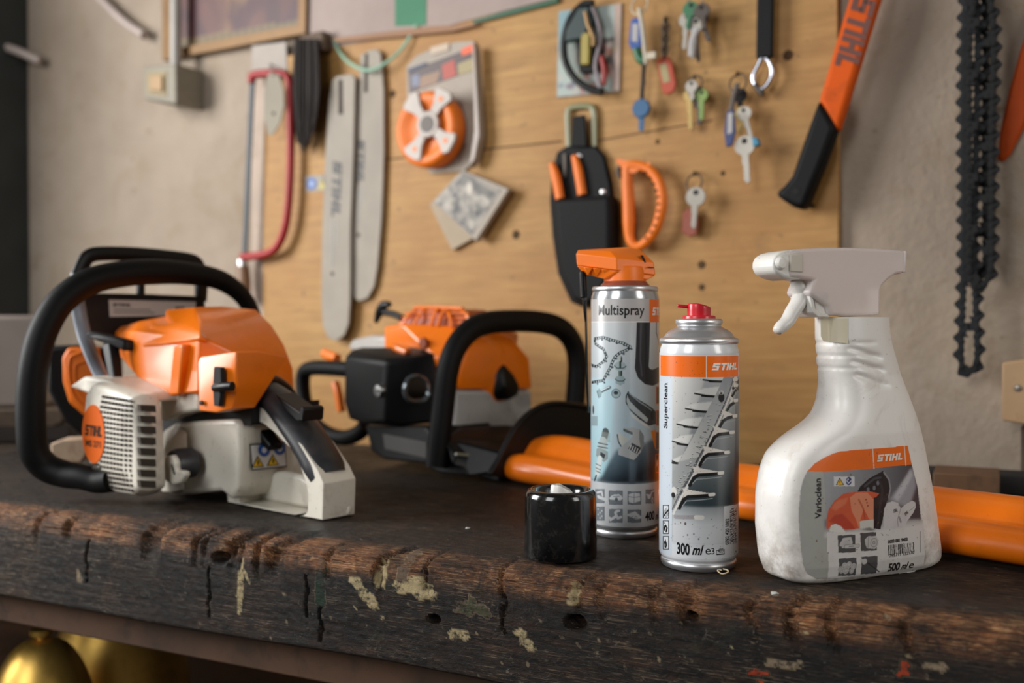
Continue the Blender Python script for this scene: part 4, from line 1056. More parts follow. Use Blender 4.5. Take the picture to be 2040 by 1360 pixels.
build('label', mb, M['ink_bottle'], T, vc=True, sharp=180)

# trigger head
k = N('frosted clear plastic'); b_ = k.b
b_.inputs['Base Color'].default_value = lin('efe4df'); b_.inputs['Roughness'].default_value = .4
b_.inputs['Transmission Weight'].default_value = .35; b_.inputs['Subsurface Weight'].default_value = .3; b_.inputs['Subsurface Radius'].default_value = (.012, .009, .008)
M['frost'] = k.m
def bprism(mb, pts, y0, y1, m=0, **kw):
    q = [F.hit(x, y, 'y', YC - .012) for x, y in pts]; return mb.prism([(p.x, p.z) for p in q], lambda u, v_, t: Vector((u, t, v_)), y0, y1, m, **kw)
mb = MB(); bprism(mb, ((1572, 499), (1590, 496), (1640, 493.5), (1690, 493), (1750, 495), (1803, 499), (1803, 515), (1801, 544), (1784, 547), (1768, 558), (1757, 570), (1754, 578), (1753, 627), (1722, 629), (1655, 629), (1650, 610), (1618, 590), (1612, 583), (1622, 558), (1600, 555), (1572, 552)), YC - .0125, YC + .0125)
hd = build('trigger_head', mb, M['frost'], T, bevel=.0022, bseg=3)
mb = MB(); bprism(mb, ((1804.5, 500), (1800, 500), (1798, 543), (1802, 543)), YC - .0135, YC + .0135); build('end_cap', mb, M['frost'], hd, bevel=.0008)
mb = MB(); bprism(mb, ((1542, 520), (1547, 509), (1558, 502), (1574, 498), (1600, 496), (1600, 556), (1580, 557), (1562, 552), (1547, 543), (1542, 532)), YC - .0115, YC + .0115)
nz_ = build('nozzle', mb, M['white'], T, bevel=.003, bseg=3)
mb = MB(); cc = F.hit(1551, 524, 'y', YC - .0115); mb.lathe([(0, .0030), (.0032, .0028), (.0044, .0012), (.0046, -.001)], 0, 28, c=cc + Vector((.0015, .0002, 0)), T=Matrix.Rotation(math.pi / 2, 3, 'X') @ Matrix.Identity(3)); build('nozzle_face', mb, M['white'], nz_)
mb = MB(); bprism(mb, ((1573, 506), (1597, 505), (1598, 543), (1573, 541)), YC - .0132, YC - .010); build('grip_panel', mb, mat('pale grey plastic', 'cfc6b8', .4), nz_, bevel=.0008)
mb = MB()
tr = [(1577, 557, 9), (1590, 570, 14), (1596, 585, 15.5), (1590, 603, 15), (1578, 622, 14), (1568, 640, 13), (1555, 652, 12), (1548, 660, 9)]
pts = [F.hit(x, y, 'y', YC) for x, y, r in tr]; rr = [r * .34e-3 for x, y, r in tr]
pts[0].x += .003
mb.tube(pts, rr, 0, 20, smooth=5, flatten=1.25)
build('trigger', mb, M['white'], T, sharp=180)
mb = MB(); bprism(mb, ((1616, 582), (1622, 582), (1629, 615), (1640, 622), (1656, 626), (1656, 632), (1634, 631), (1624, 622)), YC - .010, YC + .010)
bprism(mb, ((1628, 580), (1655, 580), (1655, 628), (1632, 620)), YC - .0085, YC + .0085)
build('piston_housing', mb, M['white'], T, bevel=.0006)
mb = MB(); bprism(mb, ((1642, 588), (1652, 588), (1652, 597), (1642, 597)), YC - .0089, YC - .0083); build('piston_slot', mb, mat('grey recess', '8d8580', .6), T)  # grey patch painted for the shade inside a slot
# cream inset at the front of the neck
mb = MB(); q = [F.hit(x, y, 'y', YC - .016) for x, y in ((1655, 634), (1690, 634), (1690, 684), (1660, 680), (1655, 670))]
k5 = f5(.0004); mm = [(p.x, p.z) for p in q]
put2d(mb, poly2d(mm), k5, 'ddd3b8', .0015); build('neck_panel', mb, ink('cream panel', .4), T, vc=True)

# ================================================================ THE CHAINSAW
S = Frame((-.166, .89, Z0 + .0008), 140)
def H(px, py, ax, c): return S.hit(px, py, ax, c)
def sprism(mb, pts, yv, y0, y1, m=0, fr=None):
    """side outline read on the plane y=yv, extruded from y0 to y1"""
    q = [(fr or S).hit(x, y, 'y', yv) for x, y in pts]; return mb.prism([(p.x, p.z) for p in q], lambda u, v_, t: Vector((u, t, v_)), y0, y1, m)
def xprism(mb, pts, xv, x0, x1, m=0, fr=None):
    q = [(fr or S).hit(x, y, 'x', xv) for x, y in pts]; return mb.prism([(p.y, p.z) for p in q], lambda u, v_, t: Vector((t, u, v_)), x0, x1, m)
T = thing('chainsaw', S, (.16, 0, 0), 'orange and off-white chainsaw with a black wraparound handle standing on the bench', 'chainsaw')
# tank housing
mb = MB()
sprism(mb, ((322, 858), (345, 843), (400, 838), (470, 835), (476, 850), (478, 900), (472, 975), (462, 996), (440, 978), (380, 984), (335, 988), (320, 960)), .018, .018, -.075)
tank = build('tank_housing', mb, M['cream'], T, bevel=.006, bseg=3, clamp=.0004)
# rear handle loop
mb = MB()
outer = [(474, 832), (478, 812), (505, 803), (530, 815), (566, 848), (604, 886), (648, 938), (690, 955), (692, 1032), (640, 1044), (600, 1041), (457, 1010), (455, 985), (468, 920)]
inner = [(500, 850), (505, 842), (516, 838), (530, 844), (552, 862), (582, 892), (602, 928), (614, 965), (617, 985), (616, 1018), (604, 1028), (590, 1026), (480, 1000), (484, 930)]
outer[6] = (636, 936); outer[7] = (648, 962); outer[8] = (646, 1037); outer[9] = (630, 1044)
def loopring(mb, outer, inner, yv, y0, y1, fr=None, sc=1.0):
    fr = fr or S; n = len(outer); vs = []
    for y_, s_ in ((y0, sc), (y1, 1.0)):
        for pts in (outer, inner):
            for x, y in pts:
                q = fr.hit(x, y, 'y', yv); vs.append(Vector((q.x, y_, q.z)))
    fs = []
    for i in range(n):
        j = (i + 1) % n
        fs += [(i, j, n + j, n + i), (2 * n + i, 3 * n + i, 3 * n + j, 2 * n + j), (i, 2 * n + i, 2 * n + j, j), (n + i, n + j, 3 * n + j, 3 * n + i)]
    mb.add(vs, fs)
loopring(mb, outer, inner, 0, .002, -.036)
hl = build('rear_handle', mb, M['cream'], T, bevel=.0035, bseg=3, clamp=.0004)
mb = MB(); sprism(mb, ((470, 1000), (474, 950), (520, 944), (560, 952), (590, 972), (618, 994), (620, 1030), (596, 1034), (480, 1008)), 0, -.022, -.034); build('handle_web', mb, M['cream'], hl, bevel=.004, clamp=.001)
mb = MB(); mb.hull([S.hit(668, 1006, 'y', -.018), S.hit(668, 1034, 'y', -.018), S.hit(700, 1004, 'y', -.030), S.hit(702, 1026, 'y', -.030), S.hit(690, 1004, 'y', -.04), S.hit(690, 1024, 'y', -.04)]); build('foot', mb, M['cream'], hl, bevel=.003, clamp=.0004)
# warning sticker
XR = S.hit(478, 900, 'y', .018).x - .0004
sl_ = lambda x, y: (lambda q: (q.y, q.z))(S.hit(x, y, 'x', XR))
fn_ = lambda yy: (lambda u, v_: Vector((u, yy, v_)))
fx_ = lambda k_: (lambda u, v_: Vector((XR - .0003 * k_, u, v_)))
mb = MB()
put2d(mb, poly2d([sl_(497, 884), sl_(568, 880), sl_(571, 930), sl_(501, 937)]), fx_(1), '22262c')
put2d(mb, poly2d([sl_(499, 887), sl_(566, 883), sl_(569, 927), sl_(503, 934)]), fx_(2), 'dcdcd8')
for cx_, cy_ in ((525, 896), (556, 893)):
    put2d(mb, poly2d([sl_(cx_ + 12 * math.cos(a), cy_ + 13 * math.sin(a)) for a in np.linspace(0, 2 * math.pi, 20)[:-1]]), fx_(3), '2b62b4')
    put2d(mb, poly2d([sl_(cx_ + 5 * math.cos(a), cy_ + 6 * math.sin(a)) for a in np.linspace(0, 2 * math.pi, 12)[:-1]]), fx_(4), 'dfe6f0')
for cx_, cy_ in ((513, 921), (543, 918)):
    put2d(mb, poly2d([sl_(cx_ - 13, cy_ + 10), sl_(cx_ + 12, cy_ + 8), sl_(cx_ - 1, cy_ - 14)]), fx_(3), '2a2618')
    put2d(mb, poly2d([sl_(cx_ - 10, cy_ + 8), sl_(cx_ + 9, cy_ + 6), sl_(cx_ - 1, cy_ - 10)]), fx_(4), 'e8bd1c')
    put2d(mb, poly2d([sl_(cx_ - 2, cy_ - 5), sl_(cx_ + 1, cy_ - 5), sl_(cx_ + 1, cy_ + 4), sl_(cx_ - 2, cy_ + 4)]), fx_(5), '2a2618')
build('warning_sticker', mb, ink('sticker', .4), tank, vc=True)
# throttle trigger inside the loop
mb = MB(); sprism(mb, ((510, 849), (527, 851), (535, 868), (549, 885), (545, 898), (530, 886), (519, 866)), -.012, -.006, -.022); build('throttle_trigger', mb, M['black'], T, bevel=.002)
# black grip
mb = MB(); mb.tube([S.hit(x, y, 'y', -.017) for x, y in ((512, 781), (531, 784), (564, 810), (592, 845), (621, 886), (645, 928), (656, 951))], [.0105, .0128, .0140, .0145, .0148, .0150, .0140], 0, 24, smooth=5, flatten=1.42)
build('grip', mb, M['grey_rubber'], T, sharp=70)
mb = MB(); sprism(mb, ((553, 783), (562, 790), (603, 820), (607, 808), (612, 814), (610, 838), (598, 838), (575, 815)), .0, .004, -.020); build('throttle_lock', mb, M['black'], T, bevel=.0015)
mb = MB(); mb.tube([S.hit(x, y, a_, c_) for x, y, a_, c_ in ((466, 818, 'y', .012), (470, 792, 'y', .012), (490, 768, 'y', .006), (515, 757, 'y', -.004), (545, 760, 'y', -.03), (572, 780, 'y', -.05), (582, 806, 'y', -.05))], .007, 0, 14, smooth=5)
mb.hull([S.hit(x, y, 'y', c_) for x, y, c_ in ((470, 818, .01), (478, 780, .005), (510, 764, -.01), (545, 770, -.035), (575, 800, -.05), (560, 828, -.045), (505, 812, .0), (470, 834, .01))])
build('intake_boot', mb, M['black'], T, sharp=60)
# black block filling the gap under the hood, standing in for its shade
mb = MB(); sprism(mb, ((322, 826), (395, 815), (500, 806), (500, 846), (400, 846), (350, 850), (325, 866)), .012, .012, -.07); build('hood_gap_fill', mb, M['black'], T)
# cream side shroud below the hood
mb = MB(); sprism(mb, ((318, 778), (330, 784), (393, 780), (396, 818), (360, 824), (328, 838), (318, 838)), .030, .030, -.05); build('side_shroud', mb, M['cream'], T, bevel=.003)
# hood
mb = MB()
hd = [(396, 668, .032), (392, 784, .034), (384, 612, -.006), (442, 610, -.04), (512, 617, -.078), (543, 648, -.082), (566, 684, -.082), (585, 735, -.082), (587, 778, -.080), (470, 800, .0), (510, 720, -.02), (400, 640, .012)]
P_ = [S.hit(x, y, 'y', c_) for x, y, c_ in hd]
P_ += [p + Vector((.055, 0, -.002)) for p in P_[2:6]] + [P_[1] + Vector((.04, 0, 0)), P_[8] + Vector((.05, 0, .01)), P_[0] + Vector((.03, 0, .0))]
mb.hull(P_)
fd = [(268, 660, .030), (276, 640, .012), (330, 632, -.02), (384, 620, -.03), (396, 672, .030), (396, 782, .035), (324, 788, .038), (270, 748, .036), (256, 715, .030), (262, 676, .028)]
P_ = [S.hit(x, y, 'y', c_) for x, y, c_ in fd]
P_ += [Vector((p.x, -.075, p.z - .006)) for p in (P_[1], P_[2])] + [Vector((P_[7].x, -.075, P_[7].z))]
P_ += [S.hit(198, 662, 'y', -.02), S.hit(238, 652, 'y', -.035)]
mb.hull(P_)
hood = build('hood', mb, M['orange'], T, bevel=.0065, bseg=4, sharp=30)
# raised rib, upper panel and shut line of the hood
mb = MB(); sprism(mb, ((352, 690), (370, 685), (366, 740), (362, 786), (343, 788), (346, 740)), .0375, .041, .02); build('hood_rib', mb, M['orange'], hood, bevel=.002)
mb = MB(); q = [S.hit(x, y, 'y', c_) for x, y, c_ in ((282, 690, .0335), (298, 646, .0200), (398, 640, .012), (400, 668, .0330), (396, 676, .0345), (330, 684, .036))]
mb.hull(q + [p + Vector((0, -.008, -.004)) for p in q]); build('hood_panel', mb, M['orange'], hood, bevel=.002)
# choke housing
mb = MB()
cp = [(394, 722, .042), (400, 710, .040), (470, 700, .036), (530, 712, .000), (470, 742, .036), (474, 770, .034), (462, 815, .036), (430, 822, .042), (396, 818, .044)]
q = [S.hit(x, y, 'y', c_) for x, y, c_ in cp]; mb.hull(q + [p + Vector((.0, -.025, 0)) for p in q])
ck = build('choke_housing', mb, M['orange'], T, bevel=.004, bseg=3)
mb = MB(); sprism(mb, ((430, 730), (444, 731), (446, 770), (441, 808), (430, 808), (428, 770)), .043, .0405, .0455); build('choke_slot', mb, M['dark'], ck, bevel=.001)
mb = MB(); mb.tube([S.hit(429, 772, 'y', .048), S.hit(445, 770, 'y', .050), S.hit(463, 769, 'y', .048)], .0042, seg=12, smooth=2); build('choke_lever', mb, M['black'], ck)
mb = MB(); mb.lathe([(0, .002), (.0022, .0018), (.0024, 0)], seg=12, T=Matrix.Rotation(-math.pi / 2, 3, 'X'), c=S.hit(403, 802, 'y', .0445)); build('choke_mark', mb, M['black'], ck)

# starter cover: bulged box with a grille
YF = .085
face = [(183, 766), (210, 772), (262, 792), (268, 830), (274, 900), (276, 972), (262, 984), (225, 978), (196, 962), (178, 925), (168, 880), (167, 830), (171, 785)]
fl = [S.hit(x, y, 'y', YF) for x, y in face]; cx_ = sum(p.x for p in fl) / len(fl); cz_ = sum(p.z for p in fl) / len(fl)
mb = MB()
pts = [p.copy() for p in fl] + [Vector((cx_ + (p.x - cx_) * .6, YF + .004, cz_ + (p.z - cz_) * .6)) for p in fl] + [Vector((cx_ + (p.x - cx_) * 1.06, YF - .010, max(.004, cz_ + (p.z - cz_) * 1.06))) for p in fl] + [Vector((cx_ + (p.x - cx_) * 1.03, .057, max(.003, cz_ + (p.z - cz_) * 1.04))) for p in fl]
mb.hull(pts)
st_ = build('starter_cover', mb, M['cream'], T, bevel=.003, bseg=3)
# grille slots: dark boxes on the face in place of openings
mb = MB()
def fy(x, z):   # height of the bulged face
    r = max(abs(x - cx_) / (max(p.x for p in fl) - cx_), abs(z - cz_) / (max(p.z for p in fl) - cz_)); return YF + .004 * min(1, max(0, (1 - r) / .4)) + .0001
for r in range(19):
    py = 790 + r * 9.9
    for c_ in range(9):
        px = 204 + c_ * 6.6 + (1.5 if r > 14 else 0)
        if r > 14: px -= 0
        cnt = S.hit(px, py + (px - 204) * .16, 'y', YF + .003)
        w_ = S.hit(px + 4.2, py, 'y', YF + .003).x - S.hit(px, py, 'y', YF + .003).x
        mb.box((cnt.x, fy(cnt.x, cnt.z), cnt.z), (abs(w_), .0012, .0026))
for r in range(7):
    for c_ in range(4):
        cnt = S.hit(182 + c_ * 5.5 + r * 1.5, 925 + r * 7.5, 'y', YF + .003); mb.box((cnt.x, fy(cnt.x, cnt.z), cnt.z), (.0042, .0012, .0026))
M['slot'] = mat('shadowy slot', '3a3128', .8)  # dark brown painted for the shade in slots and holes; also colours rivets
build('grille_slots', mb, M['slot'], st_)
mb = MB(); xr = min(p.x for p in fl) - .001
for r in range(8):
    py = 806 + r * 21.5
    q = [S.hit(a_, b_, 'x', xr - .0025) for a_, b_ in ((278, py), (309, py + 1), (310, py + 15), (280, py + 13))]
    mb.hull([Vector((xr - .0035 + .001 * 0, p.y, p.z)) for p in q] + [Vector((xr + .002, p.y, p.z)) for p in q])
build('side_vents', mb, M['slot'], st_)
mb = MB(); sprism(mb, ((182, 768), (212, 748), (250, 752), (312, 782), (318, 800), (262, 795)), .05, .075, .0); build('top_deck', mb, M['cream'], st_, bevel=.003)
# orange badge
bc = S.hit(187, 864, 'y', YF + .004); rx_ = abs(S.hit(209, 864, 'y', YF).x - S.hit(165, 864, 'y', YF).x) / 2; rz_ = .0285
mb = MB(); yb = YF + .0042
put2d(mb, poly2d([(bc.x + rx_ * math.cos(a), bc.z + rz_ * math.sin(a)) for a in np.linspace(0, 2 * math.pi, 40)[:-1]]), fn_(yb + .0006), 'e8691a')
flip = lambda vf, x, y, w_, h_: (lambda r_: ([(2 * x + 0 - a + 0, b) for a, b in r_[0]], r_[1]))(fitw(vf, x, y, w_, h_))
put2d(mb, flip(logo2d(), bc.x + rx_ * .72, bc.z - .002, rx_ * 1.5, .0105), fn_(yb + .0009), '3a2a1c')
put2d(mb, flip(text2d('MS 271', .03), bc.x + rx_ * .66, bc.z - .0125, rx_ * 1.35, .0085), fn_(yb + .0009), '4a3320')
o_ = build('badge', mb, ink('badge', .35), st_, vc=True)
mb = MB(); mb.prism([(bc.x + rx_ * 1.02 * math.cos(a), bc.z + rz_ * 1.02 * math.sin(a)) for a in np.linspace(0, 2 * math.pi, 40)[:-1]], lambda u, v_, t: Vector((u, t, v_)), yb - .006, yb + .0003); build('badge_seat', mb, M['orange'], st_)
# starter pull grip
mb = MB(); a_, b_ = S.hit(180, 664, 'y', .055), S.hit(258, 688, 'y', .035)
mb.hull([a_ + Vector((0, 0, .004)), a_ + Vector((0, .006, -.003)), a_ + Vector((0, -.008, -.003)), a_ + Vector((.004, 0, .001)), b_ + Vector((0, -.006, .006)), b_ + Vector((0, .007, .006)), b_ + Vector((-.001, .007, -.006)), b_ + Vector((-.001, -.006, -.006))])
c0, c1 = S.hit(222, 684, 'y', .045), S.hit(234, 768, 'y', .050)
mb.hull([c0 + Vector((dx, dy, 0)) for dx in (-.006, .010) for dy in (-.006, .006)] + [c1 + Vector((dx, dy, 0)) for dx in (-.005, .006) for dy in (-.005, .005)])
sg = build('starter_grip', mb, M['black'], T, bevel=.0018)
mb = MB(); h = S.hit(256, 689, 'y', .043); mb.box(b_ + Vector((-.0015, .001, 0)), (.003, .006, .006)); build('grip_hollow', mb, M['dark'], sg)
# oil filler cap
mb = MB(); cc = S.hit(345, 925, 'y', .046)
mb.lathe([(.0150, -.020), (.0150, -.004), (.0135, 0), (0, .0)], seg=36, T=Matrix.Rotation(-math.pi / 2, 3, 'X'), c=cc); cap = build('filler_cap', mb, M['grey_rubber'], T)
mb = MB(); sprism(mb, ((324, 918), (330, 908), (344, 906), (352, 920), (352, 936), (368, 938), (370, 946), (360, 962), (345, 966), (330, 958), (325, 940)), .050, .044, .051); build('cap_wing', mb, M['cream'], cap, bevel=.002)
mb = MB(); mb.tube([S.hit(342, 925, 'y', .0515), S.hit(348, 945, 'y', .0515)], .0008, seg=8, smooth=1); build('cap_slot', mb, M['dark'], cap)
mb = MB(); mb.hull([S.hit(x, y, 'y', c_) for x, y, c_ in ((330, 868, .02), (352, 845, .02), (372, 862, .026), (372, 902, .026), (350, 905, .03), (328, 890, .03), (340, 980, .03), (366, 975, .028), (360, 985, .01), (322, 985, .012))]); build('cap_boss', mb, M['cream'], tank, bevel=.004, clamp=.001)
# wraparound handle
mb = MB()
hp = [(225, 955, .225), (196, 958, .245), (165, 950, .262), (128, 944, .285), (92, 930, .300), (68, 900, .305), (62, 850, .305), (62, 780, .305), (70, 715, .305), (88, 655, .305), (122, 600, .305), (176, 562, .305), (240, 546, .305), (310, 541, .305), (380, 545, .305), (438, 558, .305), (478, 585, .305), (502, 622, .305), (512, 660, .300), (516, 720, .290)]
P_ = [S.hit(x, y, 'x', c_) for x, y, c_ in hp]
rr = [.012, .012, .0125, .0135] + [.0142] * 10 + [.0128, .0118, .0105, .0092, .0085, .0085]
mb.tube(P_, rr, 0, 24, smooth=5); build('wraparound_handle', mb, M['rubber'], T, sharp=80)
# hand guard
GX = .365
mb = MB()
G = lambda pts: [S.hit(x, y, 'x', GX) for x, y in pts]
mb.tube(G(((400, 600), (402, 560), (398, 534), (384, 519), (340, 512), (270, 506), (205, 505), (178, 510), (166, 525), (156, 548))), .0042, 0, 12, smooth=4, flatten=2)
mb.tube(G(((280, 560), (280, 592))), .0050, 0, 8, smooth=1); mb.tube(G(((395, 560), (396, 592))), .0050, 0, 8, smooth=1)
xprism(mb, ((160, 590), (200, 584), (300, 586), (404, 590), (408, 640), (402, 672), (300, 690), (230, 690), (176, 660), (158, 620)), GX, GX - .004, GX + .004)
hg = build('hand_guard', mb, M['black'], T, bevel=.0012)
mb = MB(); mb.tube([S.hit(x, y, 'x', c_) for x, y, c_ in ((156, 546, .362), (152, 570, .362), (156, 610, .358), (166, 660, .35), (182, 705, .33), (200, 745, .31), (214, 772, .29))], .0050, 0, 10, smooth=4, flatten=1.6)
M['edge_highlight'] = mat('grey edge highlight', '7f868f', .3)  # highlight along the black guard's edge, painted as a lighter grey
build('guard_arm', mb, M['edge_highlight'], hg)
mb = MB(); q_ = G(((213, 597), (386, 601), (384, 628), (215, 631))); nn = Vector((-.0046, 0, 0))
mb.hull([p + nn for p in q_] + [p + Vector((-.003, 0, 0)) for p in q_]); lb = build('guard_label', mb, mat('silver label', 'b9b5ae', .5), hg)
mb = MB()
gf = lambda u, v_: Vector((GX - .0049, -u, v_))
for (x, y, w_, h_) in ((220, 610, .022, .0035), (222, 616, .045, .001), (222, 622, .05, .001), (345, 618, .012, .009)):
    q = S.hit(x, y, 'x', GX); put2d(mb, text2d('STIHL') and (fitw(logo2d(), -q.y, q.z, w_, h_) if w_ == .022 else rect2d(-q.y, q.z - h_ / 2, -q.y + w_, q.z + h_ / 2)), gf, '4a4a4c')
build('guard_label_print', mb, ink('print', .5), lb, vc=True)

# black and orange casing lying behind the saw
G2 = Frame((-.58, 1.22, Z0 + .0005), 18)
mb = MB(); sprism(mb, ((92, 690), (170, 686), (240, 700), (240, 880), (172, 876), (130, 840), (96, 780)), 0, 0, .05, fr=G2)
T = thing('tool_casing', G2, G2.hit(160, 880, 'y', .02), 'black and orange plastic tool casing standing behind the front handle of the chainsaw', 'tool casing')
build('shell', mb, M['black'], T, bevel=.004)
mb = MB(); lo_ = [(126, 712), (138, 692), (200, 690), (210, 830), (172, 828), (140, 800), (128, 760)]
sprism(mb, lo_, 0, -.012, .0, fr=G2); oc = build('cover', mb, M['orange_card'], T, bevel=.003)
mb = MB(); 
for s_ in (.78, .55): 
    cxx, cyy = 178, 762; mb.tube([G2.hit(cxx + (x - cxx) * s_, cyy + (y - cyy) * s_, 'y', -.012) for x, y in lo_], .0025, 0, 10, closed=True, smooth=3)
build('rib', mb, M['orange_card'], oc)
# things behind, at the left end of the bench
mb = MB(); G3 = Frame((-.80, 1.50, Z0 + .0005), 20); M['grey_box'] = mat('grey beige box', '8b8078', .6)
sprism(mb, ((-90, 628), (76, 628), (92, 640), (92, 812), (-90, 812)), 0, 0, .16, fr=G3)
zb_ = G3.hit(20, 812, 'y', 0).z
solo('storage_box', mb, M['grey_box'], G3, (G3.hit(0, 812, 'y', 0).x, .08, zb_), 'grey beige storage box at the left edge behind the chainsaw handle', 'box', bevel=.006)
mb = MB(); sprism(mb, ((-120, 814), (128, 812), (128, 836), (110, 846), (-120, 850)), 0, -.03, .15, fr=G3)
M['old_plank'] = mat('old brown plank', '5d4d3e', .75, dirt='2a211a', damt=.5, var=.15, bump=.4, bscale=50)
solo('plank', mb, M['old_plank'], G3, (G3.hit(0, 850, 'y', 0).x, .06, G3.hit(20, 850, 'y', 0).z), 'upper brown plank under the grey beige box', 'plank', 'planks behind the chainsaw', bevel=.002)
za_ = G3.hit(20, 850, 'y', -.03).z
mb = MB(); mb.box((G3.hit(0, 850, 'y', 0).x - .02, .06, za_ / 2), (.24, .18, za_)); 
solo('wooden_block', mb, mat('dark timber block', '2e2620', .8, var=.2), G3, (G3.hit(0, 850, 'y', 0).x, .06, 0), 'dark timber block on the bench beneath the brown plank at far left', 'block', bevel=.003)
G4 = Frame((-.53, 1.16, Z0 + .0005), 10); mb = MB(); sprism(mb, ((100, 884), (122, 876), (168, 874), (172, 905), (160, 922), (102, 922)), 0, 0, .035, fr=G4)
M['pale_wood'] = mat('pale cut wood', 'b39a80', .7, dirt='7a4a30', dscale=50, damt=.6)
solo('wood_scrap', mb, M['pale_wood'], G4, (G4.hit(135, 922, 'y', 0).x, .02, G4.hit(135, 922, 'y', 0).z), 'pale scrap of cut wood behind the chainsaw, framed by its black handle', 'wood scrap', bevel=.002)

# ================================================================ THE HEDGE TRIMMER
Q = Frame((-.01, 1.10, Z0 + .0008), -46.5)
T = thing('hedge_trimmer', Q, (-.1, .04, 0), 'orange hedge trimmer with black front handle loop lying behind the spray cans', 'hedge trimmer')
def hp_(mb, L, dv=None, m=0):
    q = [Q.hit(x, y, a_, c_) for x, y, a_, c_ in L]
    if dv: q += [p + Vector(dv) for p in q]
    return mb.hull(q, m)
# blade scabbard: a two-lobed section swept along the blade
sec = [(.012, .000), (.002, .004), (-.002, .012), (.001, .021), (.009, .027), (.020, .0285), (.031, .026), (.036, .0265), (.042, .034), (.052, .0415), (.064, .044), (.075, .041), (.081, .033), (.080, .022), (.070, .010), (.045, .002)]
mb = MB(); rings = []
for x_, s_, h_ in ((-.022, .30, .5), (-.018, .60, .8), (-.006, .84, 1.04), (.014, .96, 1.18), (.05, 1.0, 1.20), (.12, 1, 1.06), (.2, 1, 1), (.45, 1, 1), (.62, 1, 1), (.70, 1, 1)):
    rings.append([Vector((x_, .038 + (y_ - .038) * s_, z_ * h_ + (.010 * (1 - s_)))) for y_, z_ in sec])
mb.loft(rings); sb = build('blade_scabbard', mb, M['orange'], T, sub=1, sharp=180)
# engine base and gear housing
mb = MB(); hp_(mb, [(728, 846, 'y', -.01), (740, 900, 'y', -.01), (765, 915, 'y', -.015), (855, 925, 'y', -.015), (862, 870, 'y', -.015), (850, 850, 'y', -.015)], (0, .10, 0))
hp_(mb, [(853, 872, 'y', -.02), (856, 935, 'y', -.02), (880, 944, 'y', -.02), (930, 948, 'y', -.02), (985, 940, 'y', .0), (1000, 900, 'y', .01), (890, 872, 'y', -.02)], (0, .10, .0))
hp_(mb, [(930, 935, 'y', .0), (965, 962, 'y', .0), (995, 962, 'y', .0), (995, 930, 'y', .0)], (0, .04, 0))
build('gear_housing', mb, M['black'], T, bevel=.005, bseg=3, clamp=.0006)
mb = MB(); hp_(mb, [(762, 864, 'y', -.018), (850, 880, 'y', -.018), (850, 914, 'y', -.018), (766, 895, 'y', -.018)], (0, .006, 0)); build('name_plate', mb, mat('grey name plate', '403e3b', .6), T, bevel=.001)
# air filter box
mb = MB()
hp_(mb, [(686, 712, 'y', -.026), (700, 696, 'y', -.018), (684, 800, 'y', -.026), (694, 834, 'y', -.022), (730, 846, 'y', -.024), (768, 722, 'y', -.032), (764, 840, 'y', -.032), (722, 690, 'y', -.004), (770, 712, 'y', -.026), (850, 690, 'y', .03), (868, 704, 'y', .022), (871, 740, 'y', .022), (870, 842, 'y', .022), (800, 850, 'y', -.015)])
ab = build('filter_box', mb, M['black'], T, bevel=.009, bseg=4)
mb = MB(); mb.lathe([(0, .004), (.0070, .0035), (.0082, .001), (.0085, -.004)], seg=24, T=Matrix.Rotation(math.pi / 2, 3, 'X'), c=Q.hit(756, 778, 'y', -.034)); kb = build('knob', mb, M['steel'], ab)
mb = MB(); mb.box(Q.hit(756, 778, 'y', -.0385), (.010, .002, .002)); build('knob_slot', mb, M['dark'], kb)
def Qx(px, py, x_): return Q.hit(px, py, 'x', x_)
xo = max(Q.hit(768, 780, 'y', -.032).x, Q.hit(871, 780, 'y', .022).x) + .0015
mb = MB(); mb.tube([Qx(x, y, xo) for x, y in ((808, 765), (818, 752), (836, 750), (850, 762), (852, 785), (840, 798), (818, 798), (807, 785))], .0030, 0, 10, closed=True, smooth=4); build('intake_ring', mb, mat('grey gloss rim', '6d7478', .15, .6), ab)
mb = MB(); mb.prism([(lambda q: (q.y, q.z))(Qx(x, y, xo)) for x, y in ((810, 766), (820, 755), (834, 753), (846, 764), (848, 784), (838, 794), (820, 795), (810, 784))], lambda u, v_, t: Vector((t, u, v_)), xo - .008, xo + .001); build('intake_hole', mb, M['black_gloss'], ab)
# orange choke lever on the box
mb = MB(); mb.tube([Q.hit(x, y, 'y', 0.0) for x, y in ((782, 688), (795, 694), (812, 702))], [.004, .006, .005], 0, 12, smooth=3); build('choke_lever', mb, M['orange'], T)
# engine cover
mb = MB()
hp_(mb, [(765, 650, 'y', .02), (764, 690, 'y', .02), (872, 716, 'y', .02), (930, 716, 'y', .06), (1000, 700, 'y', .10), (800, 645, 'y', .02), (948, 650, 'y', .06), (1010, 662, 'y', .12), (1000, 800, 'y', .1), (880, 800, 'y', .04)], (-.01, .03, 0))
ec = build('engine_cover', mb, M['orange'], T, bevel=.004, bseg=3)
mb = MB(); cg = Q.hit(842, 684, 'y', .018); mb.lathe([(0, .001), (.007, .0008), (.0078, -.003)], seg=20, T=Matrix.Rotation(math.pi / 2, 3, 'X'), c=cg); build('plug_hole', mb, mat('deep orange recess', '8a3a10', .6), ec)  # raised disc; its darker orange paints the shade of a hole
mb = MB(); hp_(mb, [(793, 650, 'y', .03), (808, 628, 'y', .035), (826, 614, 'y', .04), (920, 616, 'y', .06), (938, 632, 'y', .06), (946, 655, 'y', .055)], (-.01, .05, 0)); gc = build('cooling_cage', mb, mat('shaded orange fins', 'a8480f', .5), T, bevel=.003)  # darker orange puts the shade behind the cage bars into the colour
mb = MB()
